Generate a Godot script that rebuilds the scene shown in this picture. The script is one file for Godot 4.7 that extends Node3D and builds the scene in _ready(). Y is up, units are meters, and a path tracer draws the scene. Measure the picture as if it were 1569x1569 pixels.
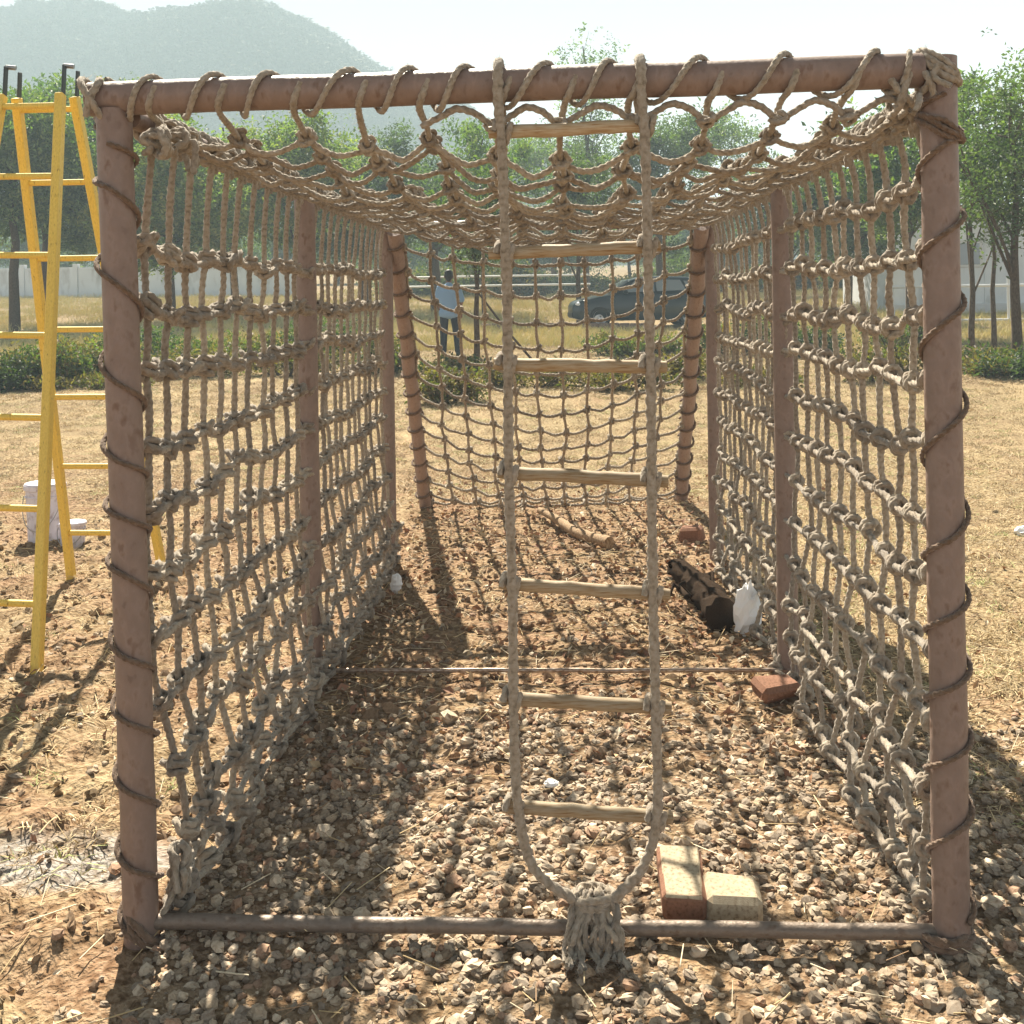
extends Node3D

# ---------------------------------------------------------------- helpers
var used := {}
var M := {}
var rng := RandomNumberGenerator.new()
var nz := FastNoiseLite.new()
const Z0 := 2.661

func rnd(a: float, b: float) -> float:
	return rng.randf_range(a, b)

func rv(s: float) -> Vector3:
	return Vector3(rnd(-s, s), rnd(-s, s), rnd(-s, s))

func numbered(called: String) -> String:
	if not used.has(called):
		used[called] = 0
		return called
	used[called] += 1
	return "%s_%03d" % [called, used[called]]

func tag(o: Node, label: String, category := "", group := "", kind := "") -> Node:
	if label: o.set_meta("label", label)
	if category: o.set_meta("category", category)
	if group: o.set_meta("group", group)
	if kind: o.set_meta("kind", kind)
	return o

func thing(called: String, label: String, category: String, at := Vector3.ZERO, group := "") -> Node3D:
	var o := Node3D.new()
	o.name = numbered(called)
	add_child(o)
	o.position = at
	tag(o, label, category, group)
	return o

func part(called: String, mesh: Mesh, mat: Material, parent: Node, at := Transform3D.IDENTITY) -> MeshInstance3D:
	var o := MeshInstance3D.new()
	o.name = numbered(called) if parent == self else called
	o.mesh = mesh
	o.material_override = mat
	o.transform = at
	parent.add_child(o, true)
	return o

func multi(called: String, mesh: Mesh, mat: Material, xf: Array, cols: Array, parent: Node) -> MultiMeshInstance3D:
	var mm := MultiMesh.new()
	mm.transform_format = MultiMesh.TRANSFORM_3D
	mm.use_colors = true
	mm.mesh = mesh
	mm.instance_count = xf.size()
	for i in xf.size():
		mm.set_instance_transform(i, xf[i])
		mm.set_instance_color(i, cols[i])
	var o := MultiMeshInstance3D.new()
	o.name = numbered(called) if parent == self else called
	o.multimesh = mm
	o.material_override = mat
	parent.add_child(o, true)
	return o

func lerp_table(t: Array, d: float) -> float:
	if d <= t[0][0]: return t[0][1]
	for i in range(1, t.size()):
		if d <= t[i][0]:
			var k: float = (d - t[i - 1][0]) / (t[i][0] - t[i - 1][0])
			return lerpf(t[i - 1][1], t[i][1], k)
	return t[-1][1]

const PROFILE := [[9.0, 0.0], [22.0, 0.38], [32.0, 0.68], [60.0, 2.0], [120.0, 4.5], [420.0, 14.0]]

func base_y(z: float) -> float:
	return lerp_table(PROFILE, Z0 - z)

func ground_y(x: float, z: float) -> float:
	var y := base_y(z)
	var d := Vector2(x, z).length()
	var near := clampf(1.0 - d / 30.0, 0.0, 1.0)
	y += nz.get_noise_2d(x * 40.0, z * 40.0) * 0.035 * near
	y += nz.get_noise_2d(x * 170.0 + 50.0, z * 170.0) * (0.018 if x > -1.15 else 0.055) * near
	if d > 12.0: y += nz.get_noise_2d(x * 4.0, z * 4.0 + 900.0) * 0.12
	return y - 0.012

func on_ground(x: float, z: float, up := 0.0) -> Vector3:
	return Vector3(x, ground_y(x, z) + up, z)

func lin(r: float, g: float, b: float) -> Color:
	return Color(r, g, b).linear_to_srgb()

func noise_tex(freq: float, ramp: Array, seed_: int, normal := false, bump := 4.0, size := 512, oct := 5) -> NoiseTexture2D:
	var n := FastNoiseLite.new()
	n.seed = seed_
	n.frequency = freq
	n.fractal_octaves = oct
	n.noise_type = FastNoiseLite.TYPE_SIMPLEX_SMOOTH
	var t := NoiseTexture2D.new()
	t.width = size
	t.height = size
	t.seamless = true
	t.noise = n
	if normal:
		t.as_normal_map = true
		t.bump_strength = bump
	elif ramp.size():
		var g := Gradient.new()
		var offs := PackedFloat32Array()
		var cs := PackedColorArray()
		for r in ramp:
			offs.append(r[0])
			cs.append(r[1])
		g.offsets = offs
		g.colors = cs
		t.color_ramp = g
	return t

func mat(col: Color, rough := 0.9, tex: Texture2D = null, scale := Vector3.ONE, nrm: Texture2D = null, nscale := 1.0, vcol := false) -> StandardMaterial3D:
	var m := StandardMaterial3D.new()
	m.albedo_color = col
	m.roughness = rough
	m.metallic_specular = 0.35
	if tex: m.albedo_texture = tex
	if nrm:
		m.normal_enabled = true
		m.normal_texture = nrm
		m.normal_scale = nscale
	if tex or nrm:
		m.uv1_triplanar = true
		m.uv1_world_triplanar = true
		m.uv1_scale = scale
	m.vertex_color_use_as_albedo = vcol
	m.cull_mode = BaseMaterial3D.CULL_DISABLED
	return m

# Catmull-Rom resample of control points at about `seg` spacing
func smooth_path(p: PackedVector3Array, seg: float) -> PackedVector3Array:
	var out := PackedVector3Array()
	var n := p.size()
	for i in n - 1:
		var a := p[maxi(i - 1, 0)]
		var b := p[i]
		var c := p[i + 1]
		var d := p[mini(i + 2, n - 1)]
		var k := maxi(1, int(ceil(b.distance_to(c) / seg)))
		for j in k:
			out.append(b.cubic_interpolate(c, a, d, float(j) / k))
	out.append(p[n - 1])
	return out

# a laid three-strand rope with loose fibres
func rope(ctrl: PackedVector3Array, r: float, seg := 0.009, fuzz := 1.6, pitch_k := 7.0) -> ArrayMesh:
	var p := smooth_path(ctrl, seg)
	var n := p.size()
	var vs := PackedVector3Array()
	var ns := PackedVector3Array()
	var ix := PackedInt32Array()
	vs.resize(n * 9)
	ns.resize(n * 9)
	var t0 := (p[1] - p[0]).normalized()
	var u := t0.cross(Vector3(0.31, 0.52, 0.8)).normalized()
	var s := rnd(0.0, 6.28) / TAU * r * pitch_k
	var pitch := r * pitch_k
	var a_ph := rnd(0.0, TAU)
	var fv := PackedVector3Array()
	var fn := PackedVector3Array()
	for i in n:
		var t: Vector3
		if i == 0: t = t0
		elif i == n - 1: t = (p[i] - p[i - 1]).normalized()
		else: t = (p[i + 1] - p[i - 1]).normalized()
		u = (u - t * u.dot(t)).normalized()
		var w := t.cross(u)
		if i > 0: s += p[i].distance_to(p[i - 1])
		var a0 := TAU * s / pitch
		var end_k := 0.8 if (i == 0 or i == n - 1) else 1.0
		end_k *= 1.0 + 0.07 * sin(s * 31.0 + a_ph) + rnd(-0.03, 0.03)
		var pi_ := p[i]
		for k in 9:
			var lobe := k % 3
			var a := a0 + TAU * (k / 3) / 3.0 + (lobe - 1) * 0.62
			var rr := r * end_k
			var na := a
			if lobe == 1: rr *= 1.06
			elif lobe == 0:
				rr *= 0.86
				na -= 0.35
			else:
				rr *= 0.86
				na += 0.35
			# groove: the two shoulder points sit close to the neighbour's
			var dir := u * cos(a) + w * sin(a)
			vs[i * 9 + k] = pi_ + dir * rr
			ns[i * 9 + k] = u * cos(na) + w * sin(na)
		if fuzz > 0.0 and i > 0:
			var cnt := int(fuzz) + (1 if rng.randf() < fuzz - int(fuzz) else 0)
			for q in cnt:
				var b := rng.randf() * TAU
				var d0 := u * cos(b) + w * sin(b)
				var root := pi_ + d0 * r * 0.9
				var side := t.cross(d0) * rnd(0.0004, 0.0008)
				var tip := root + (d0 * rnd(0.4, 1.0) + t * rnd(-1.0, 1.0) + rv(0.4)) * rnd(0.005, 0.018)
				fv.append(root - side)
				fv.append(root + side)
				fv.append(tip)
				fn.append(d0)
				fn.append(d0)
				fn.append(d0)
	ix.resize((n - 1) * 54)
	var o := 0
	for i in n - 1:
		var b0 := i * 9
		for k in 9:
			var k2 := (k + 1) % 9
			ix[o] = b0 + k
			ix[o + 1] = b0 + k2
			ix[o + 2] = b0 + 9 + k
			ix[o + 3] = b0 + k2
			ix[o + 4] = b0 + 9 + k2
			ix[o + 5] = b0 + 9 + k
			o += 6
	# end caps
	for e in [0, (n - 1) * 9]:
		for k in range(1, 8):
			ix.append(e)
			ix.append(e + k)
			ix.append(e + k + 1)
	var base := vs.size()
	vs.append_array(fv)
	ns.append_array(fn)
	for i in fv.size(): ix.append(base + i)
	return amesh(vs, ns, ix)

func amesh(vs: PackedVector3Array, ns: PackedVector3Array, ix: PackedInt32Array, cs := PackedColorArray()) -> ArrayMesh:
	for i in range(0, ix.size(), 3):
		var a := ix[i]
		var b := ix[i + 1]
		var c := ix[i + 2]
		if (vs[b] - vs[a]).cross(vs[c] - vs[a]).dot(ns[a] + ns[b] + ns[c]) > 0.0:
			ix[i + 1] = c
			ix[i + 2] = b
	var arr := []
	arr.resize(Mesh.ARRAY_MAX)
	arr[Mesh.ARRAY_VERTEX] = vs
	arr[Mesh.ARRAY_NORMAL] = ns
	arr[Mesh.ARRAY_INDEX] = ix
	if cs.size(): arr[Mesh.ARRAY_COLOR] = cs
	var m := ArrayMesh.new()
	m.add_surface_from_arrays(Mesh.PRIMITIVE_TRIANGLES, arr)
	return m

# plain round tube along control points; radii per control point or one value
func tube_into(vs: PackedVector3Array, ns: PackedVector3Array, ix: PackedInt32Array, p: PackedVector3Array, radii: PackedFloat32Array, sides := 10, caps := true) -> void:
	var n := p.size()
	var base := vs.size()
	var t0 := (p[1] - p[0]).normalized()
	var u := t0.cross(Vector3(0.31, 0.52, 0.8)).normalized()
	for i in n:
		var t: Vector3
		if i == 0: t = t0
		elif i == n - 1: t = (p[i] - p[i - 1]).normalized()
		else: t = (p[i + 1] - p[i - 1]).normalized()
		u = (u - t * u.dot(t)).normalized()
		var w := t.cross(u)
		for k in sides:
			var a := TAU * k / sides
			var d := u * cos(a) + w * sin(a)
			vs.append(p[i] + d * radii[i])
			ns.append(d)
	for i in n - 1:
		for k in sides:
			var k2 := (k + 1) % sides
			var b := base + i * sides
			ix.append_array([b + k, b + k2, b + sides + k, b + k2, b + sides + k2, b + sides + k])
	if caps:
		for e in [0, n - 1]:
			var c := vs.size()
			var tn := (p[0] - p[1]).normalized() if e == 0 else (p[n - 1] - p[n - 2]).normalized()
			vs.append(p[e])
			ns.append(tn)
			for k in sides:
				vs.append(vs[base + e * sides + k])
				ns.append(tn)
			for k in sides:
				ix.append_array([c, c + 1 + k, c + 1 + (k + 1) % sides])

func tube(p: PackedVector3Array, radii: PackedFloat32Array, sides := 16) -> ArrayMesh:
	var vs := PackedVector3Array()
	var ns := PackedVector3Array()
	var ix := PackedInt32Array()
	tube_into(vs, ns, ix, p, radii, sides)
	return amesh(vs, ns, ix)

func pipe(a: Vector3, b: Vector3, r: float, sides := 28, wob := 0.0015) -> ArrayMesh:
	var p := PackedVector3Array()
	var rr := PackedFloat32Array()
	var n := maxi(2, int(a.distance_to(b) / 0.12))
	for i in n + 1:
		var k := float(i) / n
		var off := Vector3(rnd(-wob, wob), rnd(-wob, wob), rnd(-wob, wob)) if i > 0 and i < n else Vector3.ZERO
		p.append(a.lerp(b, k) + off)
		rr.append(r * (1.0 + rnd(-0.006, 0.006)))
	return tube(p, rr, sides)

func bar(a: Vector3, b: Vector3, r: float, sides := 8) -> ArrayMesh:
	return tube(PackedVector3Array([a, b]), PackedFloat32Array([r, r]), sides)

# surface of revolution round +Y
func lathe(prof: Array, sides := 24) -> ArrayMesh:
	var st := SurfaceTool.new()
	st.begin(Mesh.PRIMITIVE_TRIANGLES)
	for i in prof.size() - 1:
		var a: Vector2 = prof[i]
		var b: Vector2 = prof[i + 1]
		var nn := Vector2(b.y - a.y, a.x - b.x).normalized()
		for k in sides:
			for e in [[a, k], [a, k + 1], [b, k + 1], [a, k], [b, k + 1], [b, k]]:
				var th: float = TAU * e[1] / sides
				st.set_normal(Vector3(nn.x * cos(th), nn.y, nn.x * sin(th)))
				var pp: Vector2 = e[0]
				st.add_vertex(Vector3(pp.x * cos(th), pp.y, pp.x * sin(th)))
	return st.commit()

func tri(st: SurfaceTool, a: Vector3, b: Vector3, c: Vector3, from: Vector3) -> void:
	var n := (b - a).cross(c - a).normalized()
	var order := [a, c, b]
	if n.dot((a + b + c) / 3.0 - from) < 0.0:
		n = -n
		order = [a, b, c]
	for v in order:
		st.set_normal(n)
		st.add_vertex(v)

func quad(st: SurfaceTool, a: Vector3, b: Vector3, c: Vector3, d: Vector3, from: Vector3) -> void:
	tri(st, a, b, c, from)
	tri(st, a, c, d, from)

# chamfered box, optionally knocked about
func cbox_into(st: SurfaceTool, size: Vector3, ch: float, xf := Transform3D.IDENTITY, jit := 0.0) -> void:
	var h := size * 0.5
	var vv := {}
	for sx in [-1, 1]:
		for sy in [-1, 1]:
			for sz in [-1, 1]:
				var j := rv(jit)
				for ax in 3:
					var c := Vector3(sx * h.x, sy * h.y, sz * h.z)
					for b in 3:
						if b != ax: c[b] -= signf(c[b]) * ch
					vv[[sx, sy, sz, ax]] = xf * (c + j)
	var o := xf.origin
	for ax in 3:
		var b := (ax + 1) % 3
		var c := (ax + 2) % 3
		for s in [-1, 1]:
			var q := []
			for e in [[-1, -1], [1, -1], [1, 1], [-1, 1]]:
				var k := [0, 0, 0]
				k[ax] = s
				k[b] = e[0]
				k[c] = e[1]
				q.append(vv[[k[0], k[1], k[2], ax]])
			quad(st, q[0], q[1], q[2], q[3], o)
		for s1 in [-1, 1]:
			for s2 in [-1, 1]:
				var q := []
				for e in [[-1, b], [1, b], [1, c], [-1, c]]:
					var k := [0, 0, 0]
					k[ax] = e[0]
					k[b] = s1
					k[c] = s2
					q.append(vv[[k[0], k[1], k[2], e[1]]])
				quad(st, q[0], q[1], q[2], q[3], o)
	for sx in [-1, 1]:
		for sy in [-1, 1]:
			for sz in [-1, 1]:
				tri(st, vv[[sx, sy, sz, 0]], vv[[sx, sy, sz, 1]], vv[[sx, sy, sz, 2]], o)

func cbox(size: Vector3, ch: float, jit := 0.0) -> ArrayMesh:
	var st := SurfaceTool.new()
	st.begin(Mesh.PRIMITIVE_TRIANGLES)
	cbox_into(st, size, ch, Transform3D.IDENTITY, jit)
	return st.commit()

# lumpy stone of unit radius
func stone(seed_: int, rings := 7, sides := 10, rough := 0.25, facet := 0.0) -> ArrayMesh:
	var n := FastNoiseLite.new()
	n.seed = seed_
	n.frequency = 0.9
	n.fractal_octaves = 2
	var vs := PackedVector3Array()
	var ns := PackedVector3Array()
	var ix := PackedInt32Array()
	var cuts := []
	var r2 := RandomNumberGenerator.new()
	r2.seed = seed_
	for i in int(facet):
		cuts.append([Vector3(r2.randf_range(-1, 1), r2.randf_range(-1, 1), r2.randf_range(-1, 1)).normalized(), r2.randf_range(0.5, 0.8)])
	for i in rings + 1:
		var ph := PI * i / rings
		for k in sides:
			var th := TAU * k / sides
			var d := Vector3(sin(ph) * cos(th), cos(ph), sin(ph) * sin(th))
			var r := 1.0 + n.get_noise_3dv(d * 1.4) * rough * 2.0
			for c in cuts:
				var q: float = d.dot(c[0])
				if q > 0.0 and r * q > c[1]: r = c[1] / q
			vs.append(d * r)
			ns.append(Vector3.ZERO)
	for i in rings:
		for k in sides:
			var a := i * sides + k
			var b := i * sides + (k + 1) % sides
			var c := a + sides
			var d := b + sides
			for t in [[a, b, c], [b, d, c]]:
				ix.append_array(t)
				var nn := (vs[t[1]] - vs[t[0]]).cross(vs[t[2]] - vs[t[0]])
				if nn.dot(vs[t[0]] + vs[t[1]] + vs[t[2]]) < 0: nn = -nn
				for q in t: ns[q] += nn
	for k in sides:
		ns[k] = Vector3.UP
		ns[rings * sides + k] = Vector3.DOWN
	for i in ns.size(): ns[i] = ns[i].normalized()
	return amesh(vs, ns, ix)

# angular stone chip with flat faces
func chip(seed_: int) -> ArrayMesh:
	var r2 := RandomNumberGenerator.new()
	r2.seed = seed_
	var pts := []
	for i in 5:
		var row := []
		for k in 6:
			var ph := PI * (i + 0.0) / 4.0
			var th := TAU * (k + 0.5 * (i % 2)) / 6.0
			row.append(Vector3(sin(ph) * cos(th), cos(ph), sin(ph) * sin(th)) * r2.randf_range(0.72, 1.18) if i > 0 and i < 4 else Vector3(0.15, 0.9 if i == 0 else -0.9, 0.1))
		pts.append(row)
	var st := SurfaceTool.new()
	st.begin(Mesh.PRIMITIVE_TRIANGLES)
	for i in 4:
		for k in 6:
			var k2 := (k + 1) % 6
			if i > 0: tri(st, pts[i][k], pts[i][k2], pts[i + 1][k], Vector3.ZERO)
			if i < 3: tri(st, pts[i][k2], pts[i + 1][k2], pts[i + 1][k], Vector3.ZERO)
	return st.commit()

# a sprig of leaves: several bent lance-shaped leaves about the origin
func sprig(count: int, length: float, width: float, spread: float, droop := 0.3) -> ArrayMesh:
	var st := SurfaceTool.new()
	st.begin(Mesh.PRIMITIVE_TRIANGLES)
	for i in count:
		var at := rv(spread)
		var b := Basis.from_euler(Vector3(rnd(-0.9, 0.9) - droop, rnd(0, TAU), rnd(-0.9, 0.9)))
		var l := length * rnd(0.7, 1.2)
		var w := width * rnd(0.7, 1.2) * 0.5
		var pts := [Vector3.ZERO, Vector3(w, 0.12 * l, l * 0.4), Vector3(0, 0, l * 0.45), Vector3(-w, 0.12 * l, l * 0.4), Vector3(0, -0.12 * l, l)]
		for t in [[0, 1, 2], [0, 2, 3], [1, 4, 2], [2, 4, 3]]:
			var a: Vector3 = b * pts[t[0]]
			var c: Vector3 = b * pts[t[1]]
			var d: Vector3 = b * pts[t[2]]
			var n := (c - a).cross(d - a).normalized()
			var order := [a, d, c]
			if n.y < 0:
				n = -n
				order = [a, c, d]
			for v in order:
				st.set_normal(n)
				st.add_vertex(v + at)
	return st.commit()

# a tuft of thin dry blades
func tuft(count: int, h: float, w: float, spread: float, lean: float) -> ArrayMesh:
	var st := SurfaceTool.new()
	st.begin(Mesh.PRIMITIVE_TRIANGLES)
	for i in count:
		var at := Vector3(rnd(-spread, spread), -0.006, rnd(-spread, spread))
		var dir := Vector3(rnd(-lean, lean), 1.0, rnd(-lean, lean)).normalized() * h * rnd(0.5, 1.2)
		var side := Vector3(rnd(-1, 1), 0, rnd(-1, 1)).normalized() * w
		var mid := at + dir * 0.55
		var tip := at + dir + Vector3(dir.x * 0.6, -absf(dir.x) * 0.4, dir.z * 0.6)
		var n := -side.cross(dir).normalized()
		for t in [[at - side, at + side, mid - side * 0.8], [at + side, mid + side * 0.8, mid - side * 0.8], [mid - side * 0.8, mid + side * 0.8, tip]]:
			for v in t:
				st.set_normal(n)
				st.add_vertex(v)
	return st.commit()

# --------------------------------------------------- smooth figure mesher
# bones: [a, b, ra, rb]; surface nets of the smooth union
func figure(bones: Array, cell: float, k: float, grow := 0.0) -> ArrayMesh:
	var lo := Vector3(1e9, 1e9, 1e9)
	var hi := -lo
	for b in bones:
		var r: float = maxf(b[2], b[3]) + grow + cell * 2.0
		for e in [b[0], b[1]]:
			lo = lo.min(e - Vector3(r, r, r))
			hi = hi.max(e + Vector3(r, r, r))
	var n := Vector3i(((hi - lo) / cell).ceil()) + Vector3i.ONE
	var f := PackedFloat32Array()
	f.resize(n.x * n.y * n.z)
	f.fill(1.0)
	for b in bones:
		var a0: Vector3 = b[0]
		var ab: Vector3 = b[1] - b[0]
		var l2 := maxf(ab.length_squared(), 1e-8)
		var rm: float = maxf(b[2], b[3]) + grow + k + cell * 2.0
		var l := Vector3i(((a0.min(b[1]) - Vector3(rm, rm, rm) - lo) / cell).floor()).clamp(Vector3i.ZERO, n - Vector3i.ONE)
		var h := Vector3i(((a0.max(b[1]) + Vector3(rm, rm, rm) - lo) / cell).ceil()).clamp(Vector3i.ZERO, n - Vector3i.ONE)
		for z in range(l.z, h.z + 1):
			for y in range(l.y, h.y + 1):
				for x in range(l.x, h.x + 1):
					var p := lo + Vector3(x, y, z) * cell
					var t := clampf((p - a0).dot(ab) / l2, 0.0, 1.0)
					var d := p.distance_to(a0 + ab * t) - lerpf(b[2], b[3], t) - grow
					var i := (z * n.y + y) * n.x + x
					var c := f[i]
					var hh := clampf(0.5 + 0.5 * (c - d) / k, 0.0, 1.0)
					f[i] = lerpf(c, d, hh) - k * hh * (1.0 - hh)
	var id := {}
	var vs := PackedVector3Array()
	var sx := 1
	var sy := n.x
	var sz := n.x * n.y
	for z in n.z - 1:
		for y in n.y - 1:
			for x in n.x - 1:
				var i := z * sz + y * sy + x
				var ins := 0
				for c in 8:
					if f[i + (c & 1) * sx + ((c >> 1) & 1) * sy + (c >> 2) * sz] < 0.0: ins += 1
				if ins == 0 or ins == 8: continue
				var sum := Vector3.ZERO
				var cnt := 0
				for c in 8:
					var fc := f[i + (c & 1) * sx + ((c >> 1) & 1) * sy + (c >> 2) * sz]
					for ax in 3:
						if c & (1 << ax): continue
						var c2 := c | (1 << ax)
						var fd := f[i + (c2 & 1) * sx + ((c2 >> 1) & 1) * sy + (c2 >> 2) * sz]
						if (fc < 0.0) != (fd < 0.0):
							var pt := Vector3(c & 1, (c >> 1) & 1, c >> 2)
							pt[ax] += fc / (fc - fd)
							sum += pt
							cnt += 1
				id[i] = vs.size()
				vs.append(lo + (Vector3(x, y, z) + sum / cnt) * cell)
	var ns := PackedVector3Array()
	ns.resize(vs.size())
	var ix := PackedInt32Array()
	var st := [sx, sy, sz]
	for z in range(1, n.z - 1):
		for y in range(1, n.y - 1):
			for x in range(1, n.x - 1):
				var i := z * sz + y * sy + x
				for ax in 3:
					var j: int = i + st[ax]
					if (f[i] < 0.0) == (f[j] < 0.0): continue
					var s1: int = st[(ax + 1) % 3]
					var s2: int = st[(ax + 2) % 3]
					var q := [i, i - s1, i - s1 - s2, i - s2]
					var ok := true
					for e in q:
						if not id.has(e): ok = false
					if not ok: continue
					var v := [id[q[0]], id[q[1]], id[q[2]], id[q[3]]]
					if f[i] < 0.0: v.reverse()
					for t in [[v[0], v[1], v[2]], [v[0], v[2], v[3]]]:
						ix.append_array(t)
						var nn: Vector3 = (vs[t[1]] - vs[t[0]]).cross(vs[t[2]] - vs[t[0]])
						for e in t: ns[e] -= nn
	for i in ns.size(): ns[i] = ns[i].normalized()
	# orient normals outwards by the field gradient
	for i in ns.size():
		var g := Vector3i(((vs[i] - lo) / cell).round()).clamp(Vector3i.ONE, n - Vector3i(2, 2, 2))
		var c := g.z * sz + g.y * sy + g.x
		var gr := Vector3(f[c + 1] - f[c - 1], f[c + sy] - f[c - sy], f[c + sz] - f[c - sz])
		if gr.dot(ns[i]) < 0.0: ns[i] = -ns[i]
	return amesh(vs, ns, ix)

func _ready() -> void:
	# camera
	var cam := Camera3D.new()
	cam.name = "camera"
	add_child(cam)
	cam.position = Vector3(0.074, 1.59, Z0)
	cam.basis = Basis(Vector3.UP, deg_to_rad(2.57)) * Basis(Vector3(0, 0, 1), -0.0155)
	cam.near = 0.05
	cam.far = 3000.0
	cam.set_frustum(0.05 * 1569.0 / 1650.0, Vector2(0, -0.05 * 329.5 / 1650.0), 0.05, 3000.0)
	cam.current = true
	# sky, haze, exposure
	var we := WorldEnvironment.new()
	we.name = "world_environment"
	var e := Environment.new()
	e.background_mode = Environment.BG_SKY
	var sm := ProceduralSkyMaterial.new()
	sm.sky_top_color = Color(0.25, 0.34, 0.48)
	sm.sky_horizon_color = Color(1.75, 1.75, 1.75)
	sm.sky_curve = 0.2
	sm.ground_horizon_color = Color(0.8, 0.8, 0.76)
	sm.ground_bottom_color = Color(0.4, 0.35, 0.28)
	sm.sky_energy_multiplier = 0.42
	var sky := Sky.new()
	sky.sky_material = sm
	e.sky = sky
	e.tonemap_mode = Environment.TONE_MAPPER_LINEAR
	e.tonemap_exposure = 4.05
	e.fog_enabled = true
	e.fog_density = 0.0026
	e.fog_light_color = Color(0.84, 0.935, 0.985)
	e.sdfgi_enabled = true
	e.ssao_enabled = true
	e.ssil_enabled = true
	we.environment = e
	add_child(we)
	# sun: ahead of the camera, a little left, about 48 degrees up
	var sun := DirectionalLight3D.new()
	sun.name = "sun"
	add_child(sun)
	sun.look_at_from_position(Vector3.ZERO, Vector3(0.55, -2.1, 1.82), Vector3.UP)
	sun.light_energy = 1.6
	sun.light_color = Color(1.0, 0.965, 0.89)
	sun.light_angular_distance = 0.5
	sun.shadow_enabled = true

	nz.seed = 11
	nz.frequency = 0.03
	nz.fractal_octaves = 4
	rng.seed = 4242
	make_materials()
	M.leaf_far = mat(Color.WHITE, 0.9, null, Vector3.ONE, null, 1.0, true)
	build_ground()
	build_hill()
	build_frame()
	build_background()
	build_vegetation()
	rng.seed = 61
	build_nets()
	build_rope_ladder()
	build_small()
	rng.seed = 62
	scatter_ground()

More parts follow.
